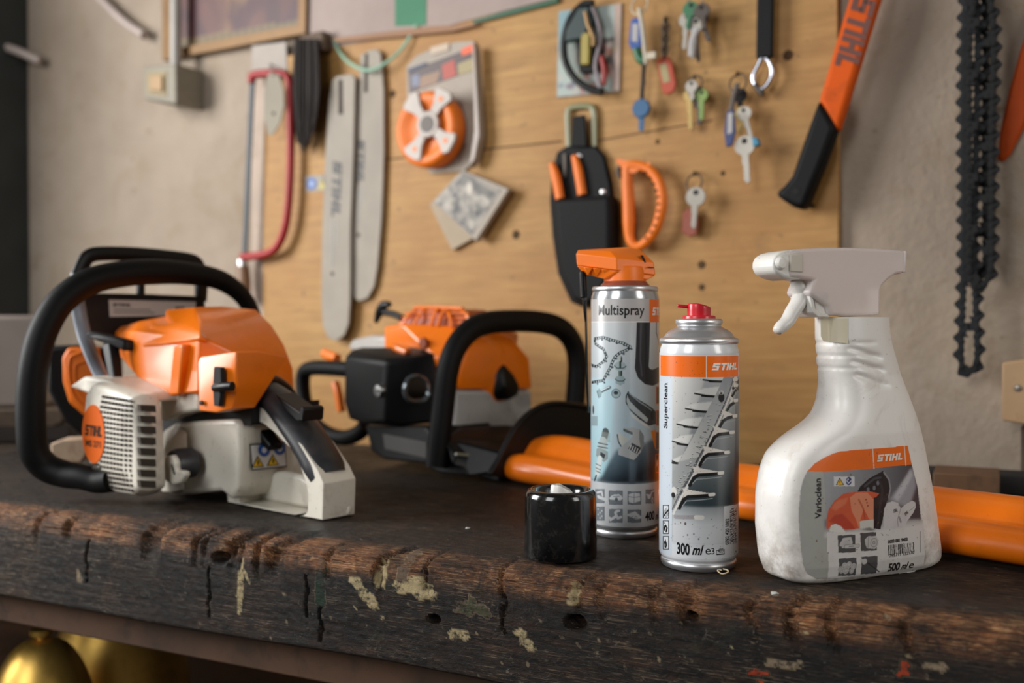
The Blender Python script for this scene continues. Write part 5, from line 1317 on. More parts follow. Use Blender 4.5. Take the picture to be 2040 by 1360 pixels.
for a_, b_, c_ in (((796, 652), (812, 632), (828, 614)), ((822, 652), (835, 628), (848, 614)), ((858, 652), (868, 622), (874, 615)), ((872, 652), (882, 622), (895, 616)), ((900, 652), (896, 628), (884, 615)), ((942, 652), (932, 632), (920, 617))):
    mb.tube([Q.hit(*a_, 'y', .024 + .0002 * (a_[0] - 796)), Q.hit(*b_, 'y', .027 + .0002 * (b_[0] - 796)), Q.hit(*c_, 'y', .034 + .0002 * (c_[0] - 796))], .0022, 0, 8, smooth=3)
mb.tube([Q.hit(826, 613, 'y', .040), Q.hit(870, 613, 'y', .050), Q.hit(922, 615, 'y', .058)], .003, 0, 8, smooth=2)
for y_ in (624, 633, 642): mb.tube([Q.hit(806 - (y_ - 624) * .6, y_, 'y', .032), Q.hit(870, y_ - 2, 'y', .046), Q.hit(934, y_ + 1, 'y', .054)], .0012, 0, 6, smooth=2)
build('cage_bars', mb, M['orange'], gc)
# pull starter T grip
mb = MB(); mb.tube([Q.hit(x, y, 'y', .06) for x, y in ((802, 634), (785, 626), (766, 622))], .0048, 0, 12, smooth=2)
mb.tube([Q.hit(x, y, 'y', .06) for x, y in ((776, 606), (764, 608), (756, 622), (749, 642))], [.004, .0065, .0065, .003], 0, 12, smooth=3); build('starter_grip', mb, M['black'], T)
# pale starter housing at the back left
mb = MB(); hp_(mb, [(690, 695, 'y', .03), (700, 676, 'y', .03), (735, 668, 'y', .03), (770, 668, 'y', .03), (770, 720, 'y', .03)], (0, .05, 0)); build('fan_housing', mb, mat('pale grey plastic housing', 'b3aea8', .35), T, bevel=.005)
# fuel tank: orange above, pale below, with a black drop-shaped lug
XT = -.115
mb = MB(); q = [Qx(x, y, XT) for x, y in ((905, 700), (918, 668), (1000, 660), (1018, 668), (1034, 692), (1056, 712), (1061, 776), (905, 776))]
mb.hull(q + [p + Vector((-.06, .01, 0)) for p in q] + [q[1] + Vector((.008, 0, -.02)), q[4] + Vector((.006, -.01, -.03))]); tk = build('tank_cover', mb, M['orange'], T, bevel=.006, bseg=3)
mb = MB(); q = [Qx(x, y, XT) for x, y in ((905, 777), (1061, 777), (1060, 830), (1048, 866), (905, 872))]
mb.hull(q + [p + Vector((-.06, .01, 0)) for p in q]); build('fuel_tank', mb, mat('translucent pale tank', 'a8a6a2', .4, dirt='3a3632', dscale=20, damt=.5), T, bevel=.005, bseg=3)
mb = MB(); q = [Qx(x, y, XT + .006) for x, y in ((998, 722), (1006, 724), (1024, 745), (1036, 768), (1034, 785), (1018, 796), (994, 798), (986, 785), (988, 745))]
mb.hull(q + [Vector((XT - .004, p.y, p.z)) for p in q] + [Qx(1008, 770, XT + .016)]); build('lug', mb, M['black'], T, bevel=.003)
# rear handle
mb = MB(); mb.tube([Q.hit(x, y, 'y', .0) for x, y in ((700, 736), (660, 733), (622, 733), (606, 742), (603, 768), (608, 805), (622, 838), (650, 862), (685, 872), (715, 862), (730, 845))], .0105, 0, 16, smooth=4); build('rear_handle', mb, M['rubber'], T)
mb = MB(); mb.tube([Q.hit(x, y, 'y', .02) for x, y in ((646, 704), (672, 714))], .007, 0, 8, smooth=1); build('throttle_lock', mb, M['orange'], T)
mb = MB(); mb.tube([Q.hit(x, y, 'y', .01) for x, y in ((668, 762), (674, 784), (680, 820))], .006, 0, 8, smooth=3); build('throttle_trigger', mb, M['orange'], T)
# front handle loop
XH = -.075
mb = MB(); mb.tube([Qx(x, y, XH) for x, y in ((870, 930), (876, 870), (884, 800), (892, 738), (908, 692), (936, 658), (972, 643), (1030, 639), (1085, 643), (1120, 656), (1142, 684), (1150, 722), (1148, 770), (1143, 830))], .0120, 0, 22, smooth=5, flatten=1.15); build('front_handle', mb, M['rubber'], T, sharp=80)
# bridge plate between the handle feet, and hand shield over the blade
mb = MB(); hp_(mb, [(882, 874, 'x', -.07), (915, 850, 'x', -.09), (1010, 846, 'x', -.09), (1040, 850, 'x', -.06), (1020, 880, 'x', -.04), (985, 925, 'x', -.03), (975, 940, 'x', -.03), (908, 905, 'x', -.05), (900, 925, 'x', -.05)]); build('bridge_plate', mb, M['black'], T, bevel=.005, bseg=3)
mb = MB(); mb.tube([Qx(x, y, -.045) for x, y in ((908, 904), (940, 907), (968, 906))], .0016, 0, 8, smooth=2); build('bridge_trim', mb, mat('pale edge line', '8d8a78', .3), T)  # paler line along the edge of the plate
mb = MB()
arc = [(975, 945), (990, 920), (1006, 888), (1024, 856), (1048, 828), (1076, 810), (1105, 803), (1140, 806), (1180, 815), (1240, 850), (1270, 900)]
base = [(1270, 960), (1180, 950), (1080, 940), (1010, 955)]
xprism(mb, arc + base, -.006, -.010, -.004, fr=Q)
mb.tube([Qx(x, y, -.004) for x, y in arc], .0035, 0, 8, smooth=3)
build('hand_shield', mb, M['black'], T, bevel=.001, clamp=.0014)

# ================================================================ THINGS ON THE WALL
def W3(px, py, off): h = WALL.hit(px, py, 'y', -off); return Vector((h.x, -off, h.z))
def wtube(mb, pts, off, r, m=0, **kw):
    return mb.tube([W3(p[0], p[1], p[2] if len(p) > 2 else off) for p in pts], r, m, **kw)
def wfn(off): return lambda u, v_: Vector((u, -off, v_))
TW = Matrix.Rotation(math.pi / 2, 3, 'X')            # lathe axis turned to stand out of the wall
def wdisc(mb, px, py, off, prof, m=0, seg=28): return mb.lathe(prof, m, seg, c=W3(px, py, off), T=TW)
def wword(mb, art, p0, p1, h_, off, col):
    a, b = WP(p0[0], p0[1], off), WP(p1[0], p1[1], off)
    L = math.hypot(b[0] - a[0], b[1] - a[1]); put2d(mb, fitw(art, a[0], a[1], L, h_, math.degrees(math.atan2(b[1] - a[1], b[0] - a[0]))), wfn(off + .0003), col)

# guide bars
def guide_bar(pts, off, slot, word, fine_, rivet, label):
    t = wthing('guide_bar', pts[0][0], pts[0][1], BT, label, 'guide bar', 'chainsaw guide bars on the tool board')
    q = [WP(x, y, off + .005) for x, y in pts]; mb = MB(); mb.prism(q, wall_fn, -off - .005, -off)
    b = build('blade', mb, M['bar'], t, bevel=.0008)
    mb = MB(); s_ = [WP(x, y, off + .0055) for x, y in slot]; mb.prism(s_, wall_fn, -off - .0054, -off - .002); build('slot', mb, M['slot'], t)
    mb = MB(); wword(mb, logo2d(), word[0], word[1], word[2], off + .0052, '0c0c0d'); wword(mb, rect2d(0, 0, 1, 1), fine_[0], fine_[1], .004, off + .0052, '8a857c')
    wword(mb, rect2d(0, 0, 1, 1), (fine_[0][0] + 9, fine_[0][1]), (fine_[1][0] + 9, fine_[1][1] - 40), .0025, off + .0052, '9a958c')
    build('print', mb, ink('bar print', .5), b, vc=True)
    mb = MB(); wdisc(mb, rivet[0], rivet[1], off + .005, [(0, .0008), (.003, .0006), (.0034, 0)]); build('rivet', mb, M['slot'], b)
M['bar'] = mat('grey painted steel bar', 'a0978a', .6, 0, spec=.3, dirt='8b7f6c', dscale=14, damt=.3)
guide_bar([(718, 110), (735, 100), (750, 98), (758, 106), (764, 180), (765, 300), (760, 430), (752, 530), (745, 570), (732, 594), (715, 600), (704, 592), (699, 575), (704, 400), (712, 200)], BT + .004,
          [(727, 106), (733, 106), (732, 184), (725, 184)], ((714, 278), (712, 366), .0130), ((714, 372), (712, 445)), (714, 468), 'upper right one of two grey guide bars, set behind the other')
guide_bar([(662, 160), (670, 152), (700, 147), (707, 156), (704, 300), (698, 450), (697, 600), (694, 645), (685, 668), (669, 679), (653, 672), (643, 650), (640, 600), (641, 480), (647, 320), (655, 200)], BT + .012,
          [(674, 158), (682, 158), (683, 228), (674, 228)], ((664, 320), (660, 432), .0180), ((661, 440), (660, 530)), (662, 545), 'front one of two grey guide bars, hanging lower and left')
mb = MB(); wtube(mb, ((664, 76, .016), (676, 104, .02), (700, 128, .03), (735, 140, .033), (770, 124, .03), (800, 98, .022), (830, 50, .018)), 0, .0028, flatten=.4, seg=8)
solo('tie', mb, mat('pale green tie', '86ab92', .5), WALL, W3(700, 128, .03), 'pale green plastic tie holding the tops of the guide bars', 'tie')

# gold framed picture with conduit and switch box in front
T = wthing('framed_picture', 468, 118, 0, 'dark red picture in a gold frame cut off at the top of the wall', 'picture')
mb = MB(); fr_o = [WP(x, y, .02) for x, y in ((323, -60), (323, 120), (608, 66), (611, -80))]; fr_i = [WP(x, y, .02) for x, y in ((340, -60), (340, 98), (594, 50), (596, -80))]
vs = [Vector((p[0], y_, p[1])) for y_ in (-.02, -.002) for L_ in (fr_o, fr_i) for p in L_]
n = 4; fs = []
for i in range(4):
    j = (i + 1) % 4; fs += [(i, j, n + j, n + i), (2 * n + i, 3 * n + i, 3 * n + j, 2 * n + j), (i, 2 * n + i, 2 * n + j, j), (n + i, n + j, 3 * n + j, 3 * n + i)]
mb.add(vs, fs); build('frame', mb, mat('old gold frame', '75552c', .5, .3, dirt='4a3a20', damt=.4), T, bevel=.002)
a_, b_ = WP(330, 110, .012), WP(602, -70, .012)
Cv = Canvas(a_[0], a_[1] - .01, b_[0], b_[1], .004); Cv.C[:] = lin('42181f')[:3]
rnd = random.Random(12)
for q in range(26):
    x_ = rnd.uniform(a_[0], b_[0]); z_ = rnd.uniform(a_[1], b_[1]); Cv.ell(x_, z_, rnd.uniform(.008, .02), rnd.uniform(.015, .05), rnd.choice(['6e4c2e', '5c3226', '75552f', '381219', '522822']), .7, 2, rnd.uniform(-.5, .5))
Cv.poly([WP(338, 100, .012), WP(594, 52, .012), WP(594, 38, .012), WP(338, 82, .012)], '6e5830', .9)
for q in range(16): p_ = WP(350 + q * 15.5, 90 - q * 3.1, .012); Cv.ell(p_[0], p_[1], .004, .003, '26331c', .9)
mb = MB(); ins = Cv.inside([(p[0], p[1]) for p in [WP(x, y, .012) for x, y in ((334, -60), (334, 106), (600, 56), (602, -80))]])
Cv.lay(mb, wfn(.012), ins); build('picture', mb, ink('dark red print', .5), T, vc=True)
T = wthing('switch_box', 335, 215, 0, 'grey surface mounted electrical box below the gold framed picture', 'electrical box')
M['grey_pl'] = mat('old grey plastic', '857e6e', .6, dirt='5b5344', damt=.3)
mb = MB(); q = [WP(x, y, .062) for x, y in ((284, 132), (350, 126), (351, 208), (287, 198))]; mb.prism(q, wall_fn, -.062, -.0); build('housing', mb, M['grey_pl'], T, bevel=.004, bseg=3)
mb = MB(); q = [WP(x, y, .064) for x, y in ((291, 143), (331, 140), (331, 192), (292, 187))]; mb.prism(q, wall_fn, -.0635, -.060); cv_ = build('cover', mb, mat('yellowed recess', '8b7b58', .6), T, bevel=.001)
mb = MB(); q = [WP(x, y, .066) for x, y in ((300, 152), (324, 150), (324, 182), (300, 179))]; mb.prism(q, wall_fn, -.068, -.063); build('rocker', mb, mat('brown rocker', '9a7a4e', .5), cv_, bevel=.001)
mb = MB(); wtube(mb, ((350, -40), (350, 60), (350, 132)), .035, .0095, smooth=1, seg=14); solo('conduit', mb, mat('pale grey conduit', 'a9a49c', .5), WALL, W3(350, 60, .035), 'pale grey conduit running down into the electrical box', 'conduit')
M['pink_pipe'] = mat('pinkish white pipe', 'b3a49c', .5)
mb = MB(); wtube(mb, ((165, -40), (195, -8), (235, 32), (262, 54), (288, 70)), .02, .0085, seg=12); solo('cable', mb, M['pink_pipe'], WALL, W3(235, 32, .02), 'pinkish white cable curving down to the wall at the top left', 'cable')
mb = MB(); wtube(mb, ((-30, 82, .05), (30, 100, .04), (80, 122, .02)), .03, .0085, seg=12); solo('cable', mb, M['pink_pipe'], WALL, W3(30, 100, .04), 'short pinkish cable crossing the dark edge at the far left', 'cable')

# hacksaw and its neighbours
mb = MB(); q = [WP(x, y, .0105) for x, y in ((504, 92), (572, 84), (575, 152), (505, 156))]; mb.prism(q, wall_fn, -.0135, -.0125); solo('paper', mb, mat('white paper', 'a89e94', .7), WALL, W3(540, 156, .0125), 'small white paper on the wall above the hacksaw', 'paper')
T = wthing('hacksaw', 530, 520, BT, 'red framed hacksaw hanging at the left edge of the tool board', 'hacksaw')
mb = MB(); wtube(mb, ((502, 166), (504, 150), (540, 146), (572, 152), (577, 190), (579, 300), (575, 400), (566, 460), (548, 496), (520, 508), (482, 512)), .030, .0068, smooth=5, seg=12); build('frame', mb, mat('red enamel', 'a01216', .45), T)
mb = MB(); a_, b_ = WP(502, 165, .03), WP(487, 505, .03); mb.prism([(a_[0] - .004, a_[1]), (a_[0] + .006, a_[1]), (b_[0] + .006, b_[1]), (b_[0] - .004, b_[1])], wall_fn, -.0315, -.0285); build('blade', mb, mat('blue grey saw blade', '1c2830', .5, .2), T)
mb = MB(); wtube(mb, ((482, 518), (484, 532)), .03, .0085, smooth=1); build('ferrule', mb, M['steel'], T)
mb = MB(); mb.tube([W3(484, 530, .03), W3(486, 560, .03), W3(488, 600, .03)], [.010, .012, .010], 0, 14); build('handle', mb, mat('varnished wood', '7c5a3c', .4), T)
T = wthing('putty_knife', 545, 270, BT, 'pale grey leaf shaped blade hanging over the hacksaw', 'blade')
mb = MB(); q = [WP(x, y, .042) for x, y in ((540, 142), (556, 150), (565, 180), (566, 210), (558, 245), (543, 270), (533, 268), (526, 235), (525, 190), (530, 155))]; mb.prism(q, wall_fn, -.042, -.040); bl = build('leaf', mb, mat('pale grey enamel', '857c69', .6), T, bevel=.0006)
mb = MB(); wdisc(mb, 545, 226, .042, [(0, .001), (.003, .0005), (.003, 0)]); build('mark', mb, M['slot'], bl)
mb = MB(); mb.tube([W3(545, 150, .043), W3(540, 138, .03), W3(538, 128, .0145)], .0016, seg=8); build('hook', mb, M['steel'], T)
T = wthing('hand_brush', 602, 305, BT, 'dark bristle brush hanging between the hacksaw and the guide bars', 'brush')
mb = MB(); rnd = random.Random(4)
for q in range(120):
    u = rnd.random(); x0 = 588 + u * 44; x1 = 594 + u * 30 + rnd.uniform(-3, 3); yl_ = 300 - abs(u - .35) * 70 + rnd.uniform(-10, 8); o1 = rnd.uniform(.016, .045)
    mb.tube([W3(x0, 78, o1), W3(x0 + (u - .5) * 8, 180, o1 + .004), W3(x1, yl_, o1)], [.0016, .0018, .0006], 0, 5, smooth=2)
build('bristles', mb, mat('dark bristles', '2c2420', .7), T)['kind'] = 'stuff'
mb = MB(); q = [WP(x, y, .045) for x, y in ((586, 66), (634, 56), (636, 96), (586, 100))]; mb.prism(q, wall_fn, -.034, -.014); build('stock', mb, mat('brown brush stock', '5b4838', .7), T, bevel=.004)
T = wthing('sticker', 625, 380, BT, 'small blue and white round sticker left of the guide bars', 'sticker')
mb = MB(); q = [WP(x, y, BT + .001) for x, y in ((608, 350), (645, 348), (645, 380), (609, 382))]; mb.prism(q, wall_fn, -BT - .0008, -BT); build('backing', mb, mat('sticker paper', '9a9388', .6), T)
mb = MB(); wdisc(mb, 621, 366, BT + .0008, [(0, .0006), (.0095, .0006), (.0098, 0)]); d1 = build('blue_disc', mb, mat('sticker blue', '1d55a8', .5), T)
mb = MB(); wdisc(mb, 621, 366, BT + .0014, [(0, .0005), (.004, .0005), (.004, 0)]); build('white_dot', mb, mat('sticker white', 'a9bcd8', .5), d1)
mb = MB(); q = [WP(x, y, BT + .002) for x, y in ((634, 378), (648, 376), (641, 356))]; mb.prism(q, wall_fn, -BT - .0018, -BT - .0008); build('yellow_mark', mb, mat('sticker yellow', 'b8a63c', .5), T)

# mowing line spool on its card
T = wthing('line_spool_pack', 880, 350, BT, 'orange mowing line spool on a hanging blister card', 'line spool')
mb = MB(); q = [WP(x, y, BT + .003) for x, y in ((811, 132), (830, 112), (870, 94), (910, 84), (943, 82), (949, 92), (955, 200), (959, 280), (950, 318), (925, 340), (860, 345), (815, 300), (806, 240), (812, 200))]
M['card'] = mat('pale card', 'a59a8c', .6)
mb.prism(q, wall_fn, -BT - .004, -BT - .001); cd_ = build('card', mb, M['card'], T)
mb = MB()
for pts, c_ in ((((813, 142), (946, 92), (948, 138), (815, 186)), '4a3a38'), (((830, 155), (878, 140), (870, 165), (835, 176)), '8a6a50'), (((880, 130), (905, 118), (910, 150), (884, 160)), 'a83c28'), (((912, 128), (946, 114), (944, 140), (914, 150)), '9a8a5c'), (((820, 152), (836, 147), (836, 170), (822, 174)), '6b7288'), (((920, 98), (944, 88), (945, 104), (921, 112)), 'e0561c'), (((813, 138), (850, 124), (850, 130), (814, 145)), '22304e'), (((858, 95), (895, 85), (895, 100), (860, 110)), 'b9a48c')):
    put2d(mb, poly2d([WP(x, y, BT + .0045) for x, y in pts]), wfn(BT + .0045 + .0002 * len(mb.f)), c_)
build('card_print', mb, ink('card print', .5), cd_, vc=True)
cs = (868, 262); RS = .056
mb = MB(); wdisc(mb, cs[0], cs[1], BT + .006, [(RS * .98, 0), (RS, .006), (RS, .022), (RS * .93, .028), (RS * .80, .029), (RS * .66, .0235), (RS * .45, .022), (0, .022)], seg=72); sp_ = build('line_coil', mb, M['orange_card'], T, sharp=60)
mb = MB(); cen = W3(cs[0] - 14, cs[1] - 14, BT + .035)
for a in (55, 130, 235, 320):
    c_, s_ = math.cos(math.radians(a)), math.sin(math.radians(a)); lo_ = []
    for r_, w_ in ((.013, .006), (.032, .009), (.050, .018), (.055, .010), (.057, -.010), (.050, -.018), (.032, -.009), (.013, -.006)): lo_.append((cen.x + c_ * r_ - s_ * w_, cen.z + s_ * r_ + c_ * w_))
    mb.prism(lo_, wall_fn, cen.y - .003, cen.y + .003)
mb.lathe([(.011, -.004), (.019, -.004), (.020, 0), (.019, .004), (.011, .004)], 0, 32, c=cen, T=TW)
M['spoke'] = mat('pale grey spool arms', 'b8ada2', .45); build('spool_arms', mb, M['spoke'], T, bevel=.001)
mb = MB(); mb.lathe([(0, .0048), (.0125, .0048), (.0125, -.02), (0, -.02)], 0, 28, c=cen, T=TW); build('hub', mb, mat('grey hub', '6e665f', .6), T)
for a in (55, 235, 320):
    c_, s_ = math.cos(math.radians(a)), math.sin(math.radians(a)); mb = MB(); mb.lathe([(0, .0036), (.004, .0036), (.004, 0)], 0, 14, c=cen + Vector((c_ * .042, 0, s_ * .042)), T=TW); build('arm_hole', mb, M['orange_card'], T)
mb = MB(); q = [WP(x, y, BT + .012) for x, y in ((946, 92), (952, 92), (962, 270), (952, 320), (940, 335), (944, 300), (950, 260))]; mb.prism(q, wall_fn, -BT - .020, -BT - .004); build('clear_rim', mb, mat('cloudy clear plastic', 'b5a596', .3, trans=.3), T, bevel=.002)

# cards under the spool
mb = MB(); q = [WP(x, y, BT + .006) for x, y in ((858, 408), (915, 345), (970, 380), (941, 476), (902, 498))]; mb.prism(q, wall_fn, -BT - .008, -BT - .0003); solo('card', mb, mat('beige card stock', 'a8957a', .6), WALL, W3(900, 498, BT), 'plain beige card pinned behind the black and white photo card', 'card')
T = wthing('photo_card', 945, 480, BT, 'thick card with a black and white photograph, pinned at a tilt', 'photo')
q = [WP(x, y, BT + .022) for x, y in ((860, 402), (920, 338), (1012, 376), (946, 480))]; mb = MB(); mb.prism(q, wall_fn, -BT - .020, -BT - .009); build('card', mb, M['card'], T, bevel=.001)
iq = [WP(x, y, BT + .0205) for x, y in ((863, 401), (921, 342), (1000, 377), (940, 469))]
Cv = Canvas(min(p[0] for p in iq), min(p[1] for p in iq), max(p[0] for p in iq), max(p[1] for p in iq), .0012); Cv.C[:] = lin('7a7265')[:3]
cn = [(noise.noise(Vector((x * 60, y * 60, 1))) + .6 * noise.noise(Vector((x * 170, y * 170, 4)))) for x, y in zip(Cv.X.ravel(), Cv.Y.ravel())]
cn = np.clip(np.array(cn).reshape(Cv.X.shape) * .9 + .5, 0, 1)[..., None]
Cv.C = np.array(lin('1e1d1b')[:3]) * (1 - cn) + np.array(lin('a89f90')[:3]) * cn
Cv.poly([WP(x, y, BT + .02) for x, y in ((925, 342), (1000, 377), (975, 398), (940, 372), (905, 366))], '24241f', .75, 2); Cv.ell(*WP(935, 375, BT + .02), .005, .009, 'c9bfae', .9, 3)
Cv.poly([WP(x, y, BT + .02) for x, y in ((942, 345), (1000, 374), (990, 385), (950, 362))], '93897a', .8, 2)
mb = MB(); Cv.lay(mb, wfn(BT + .0203), Cv.inside(iq)); build('photograph', mb, ink('grey photo print', .45), T, vc=True)

# picture card with a coil of cable
T = wthing('picture_card', 1170, 192, BT, 'colourful picture card pinned at the top centre of the tool board', 'picture card')
iq = [WP(x, y, BT + .003) for x, y in ((1113, 22), (1238, 6), (1234, 182), (1109, 194))]
mb = MB(); mb.prism(iq, wall_fn, -BT - .003, -BT - .0003); build('card', mb, M['card'], T)
Cv = Canvas(min(p[0] for p in iq), min(p[1] for p in iq), max(p[0] for p in iq), max(p[1] for p in iq), .0015); Cv.C[:] = lin('8f9a92')[:3]
pc = lambda pts: [WP(x, y, BT + .003) for x, y in pts]
Cv.poly(pc(((1225, 5), (1240, 5), (1236, 185), (1220, 186))), 'b39a8c'); Cv.poly(pc(((1185, 8), (1225, 5), (1225, 75), (1190, 78))), 'a9b5ae'); Cv.poly(pc(((1190, 76), (1225, 74), (1223, 140), (1190, 140))), '43352e', .9, 2)
Cv.poly(pc(((1112, 22), (1135, 20), (1128, 100), (1111, 100))), '6f97a0', .8, 2); Cv.poly(pc(((1110, 120), (1130, 120), (1150, 190), (1108, 195))), 'a3b0a8', .8, 2)
rnd = random.Random(8)
for q in range(26): p_ = WP(rnd.uniform(1145, 1222), rnd.uniform(90, 185), BT); Cv.ell(p_[0], p_[1], rnd.uniform(.003, .008), rnd.uniform(.003, .010), rnd.choice(['a3635a', '7a3a34', 'b98c80', '3a3430', 'a9a59a', 'b0a070']), .8, 2)
for q in range(8): p_ = WP(rnd.uniform(1112, 1150), rnd.uniform(155, 192), BT); Cv.ell(p_[0], p_[1], .004, .003, rnd.choice(['5a6478', '8a5a54', 'b3aea4']), .8, 2)
mb = MB(); Cv.lay(mb, wfn(BT + .0032), Cv.inside(iq)); build('picture', mb, ink('colour print', .4), T, vc=True)
T = wthing('cable_coil', 1165, 10, BT, 'black cable looped in a half circle in front of the picture card', 'cable')
mb = MB(); wtube(mb, ((1182, 6, .03), (1160, 10, .03), (1136, 38, .03), (1124, 80, .03), (1126, 120, .03), (1142, 152, .03), (1168, 174, .03), (1200, 184, .03)), .03, .0050, smooth=5); build('cable', mb, M['black'], T)
mb = MB(); q = [WP(x, y, .034) for x, y in ((1150, 14), (1172, 10), (1182, 40), (1160, 78), (1124, 84), (1124, 60))]; mb.prism(q, wall_fn, -.034, -.022); build('dark_shell', mb, mat('dark green shell', '16302e', .5), T, bevel=.003)
mb = MB(); q = [WP(x, y, .034) for x, y in ((1157, 66), (1174, 64), (1172, 128), (1156, 128))]; mb.prism(q, wall_fn, -.034, -.026); build('yellow_tag', mb, mat('mustard tag', 'a3923a', .5), T, bevel=.001)
mb = MB(); q = [WP(x, y, .030) for x, y in ((1146, 80), (1182, 78), (1184, 140), (1152, 142))]; mb.prism(q, wall_fn, -.026, -.016); build('dark_block', mb, M['dark'], T)
mb = MB(); wtube(mb, ((1166, 24), (1172, 50), (1182, 74), (1182, 92)), .036, .0028); build('brass_wire', mb, mat('dull brass wire', '9a7a50', .4, .5), T)
mb = MB(); wtube(mb, ((1198, 112), (1204, 140), (1202, 170)), .024, .0038); build('red_wire', mb, mat('red wire', 'a03028', .4), T)
mb = MB(); wtube(mb, ((1176, 8), (1190, 40), (1196, 80), (1186, 130), (1196, 176)), .028, .0028); build('grey_wire', mb, mat('lilac grey wire', '8f8488', .4), T)

# keys
M['key_steel'] = mat('dull key steel', '9c968c', .35, .8); M['key_dark'] = mat('tarnished key metal', '4d4640', .45, .7); M['key_brass'] = mat('key brass', 'a8905c', .35, .8)
M['ivory'] = mat('ivory painted key', 'c9bfa8', .45); M['blue_pl'] = mat('blue plastic', '23509c', .4); M['deep_blue'] = mat('dark blue plastic', '26356c', .4); M['blue_key'] = mat('blue key cover', '215a86', .4)
M['red_pl'] = mat('orange red plastic', 'b8431e', .4); M['tag_paper'] = mat('tag paper', 'b3b0ae', .6); M['tag_yellow'] = mat('yellowed tag paper', 'a89a6c', .6); M['green_pl'] = mat('green plastic', '2a6b44', .4); M['lime'] = mat('lime plastic', '7f9a4c', .5)
def hook(t, px, py, off=.02):
    mb = MB(); mb.tube([W3(px, py - 6, BT - .004), W3(px, py - 5, off), W3(px, py + 2, off + .006), W3(px, py - 3, off + .012)], .0014, seg=8); build('hook', mb, M['key_dark'], t)
def ringp(t, px, py, r, off, m_=None):
    mb = MB(); c = W3(px, py, off); mb.tube([c + Vector((r * math.cos(a) * .9, .25 * r * math.sin(a), r * math.sin(a))) for a in np.linspace(0, 2 * math.pi, 17)[:-1]], .0011, 0, 8, closed=True, smooth=1); build('key_ring', mb, m_ or M['key_steel'], t)
def key(t, x0, y0, x1, y1, off, m_, bow=.011, wd=.0035, cover=None, label=None):
    """key from its bow at x0,y0 to its tip at x1,y1"""
    a, b = W3(x0, y0, off), W3(x1, y1, off); d = (b - a); L = d.length; d.normalize(); n_ = Vector((d.z, 0, -d.x))
    mb = MB(); pts = []
    for i in range(14): ang = math.pi * (.25 + 1.5 * i / 13); pts.append((-math.cos(ang) * -1 * bow, math.sin(ang) * bow * 1.05))
    ol = [(-bow * math.cos(g), bow * 1.05 * math.sin(g)) for g in np.linspace(-2.5, 2.5, 15)]
    ol += [(bow * .9, wd), (L * .45, wd)] 
    x_ = L * .5; s_ = 1
    while x_ < L * .93: ol.append((x_, wd * (.9 if s_ > 0 else .35))); x_ += L * .06; s_ = -s_
    ol += [(L, 0), (L * .96, -wd), (bow * .9, -wd)]
    mb.prism(ol, lambda u, v_, tt: a + d * u + n_ * v_ + Vector((0, tt, 0)), -.0011, .0011)
    o = build('key', mb, m_, t, bevel=.0003, label=label)
    mb = MB(); mb.lathe([(0, .0016), (bow * .28, .0016), (bow * .28, 0)], 0, 12, c=a - d * bow * .45 + Vector((0, -.0002, 0)), T=TW); build('bow_hole', mb, M['dark'], o)
    if cover:
        mb = MB(); mb.prism([(-bow * 1.25 * math.cos(g), bow * 1.25 * math.sin(g)) for g in np.linspace(0, 2 * math.pi, 9)[:-1]], lambda u, v_, tt: a + d * u + n_ * v_ + Vector((0, tt, 0)), -.003, .003); build('key_cover', mb, cover, o, bevel=.0012)
def tag(t, pts, win, off, m_, paper, label=None):
    q = [WP(x, y, off) for x, y in pts]; mb = MB(); mb.prism(q, wall_fn, -off, -off + .004); o = build('key_tag', mb, m_, t, bevel=.0012, label=label)
    q = [WP(x, y, off) for x, y in win]; mb = MB(); mb.prism(q, wall_fn, -off - .0006, -off + .001); build('tag_paper', mb, paper, o)

T = wthing('key_bunch', 1275, 0, BT, 'key bunch with blue tag, long ivory key and blue key on a cord', 'keys')
hook(T, 1274, -16, .03); ringp(T, 1274, 10, .013, .036, M['ivory'])
mb = MB(); mb.tube([W3(x, y, .042) for x, y in ((1273, 16), (1280, 55), (1287, 128))], .0030, 0, 10, smooth=2); mb.box(W3(1298, 111, .042), (.013, .005, .009)); build('long_key', mb, M['ivory'], T, bevel=.0008)
tag(T, ((1256, 42), (1262, 35), (1272, 36), (1279, 46), (1277, 92), (1270, 101), (1257, 98), (1252, 86)), ((1260, 47), (1272, 48), (1270, 84), (1259, 82)), .034, M['blue_pl'], M['tag_paper'])
mb = MB(); wtube(mb, ((1268, 98), (1274, 116), (1284, 122)), .03, .006); build('green_clip', mb, M['green_pl'], T)
mb = MB(); wtube(mb, ((1283, 120), (1281, 160), (1278, 202)), .03, .0028); build('cord', mb, M['black'], T)
key(T, 1278, 216, 1276, 262, .030, M['blue_key'], .0105, .0045, M['blue_key'])
T = wthing('key_tag_on_chain', 1325, 40, BT, 'orange key tag hanging from a short dark chain', 'key tag')
hook(T, 1325, 40)
mb = MB()
for q in range(7):
    c = W3(1326 - q * .3, 46 + q * 10.5, .026); mb.tube([c + (Vector((.0045 * math.cos(a), 0, .0075 * math.sin(a))) if q % 2 else Vector((0, .0045 * math.cos(a), .0075 * math.sin(a)))) for a in np.linspace(0, 2 * math.pi, 11)[:-1]], .0013, 0, 6, closed=True, smooth=1)
build('chain', mb, M['key_dark'], T)
tag(T, ((1308, 122), (1316, 113), (1332, 113), (1338, 124), (1346, 168), (1342, 182), (1330, 188), (1320, 184)), ((1313, 128), (1328, 126), (1335, 162), (1322, 166)), .028, M['red_pl'], M['tag_yellow'])
T = wthing('key_bunch', 1386, 0, BT, 'tight bunch of dark keys at the top edge of the photo', 'keys'); hook(T, 1386, -10); ringp(T, 1384, 8, .012, .03)
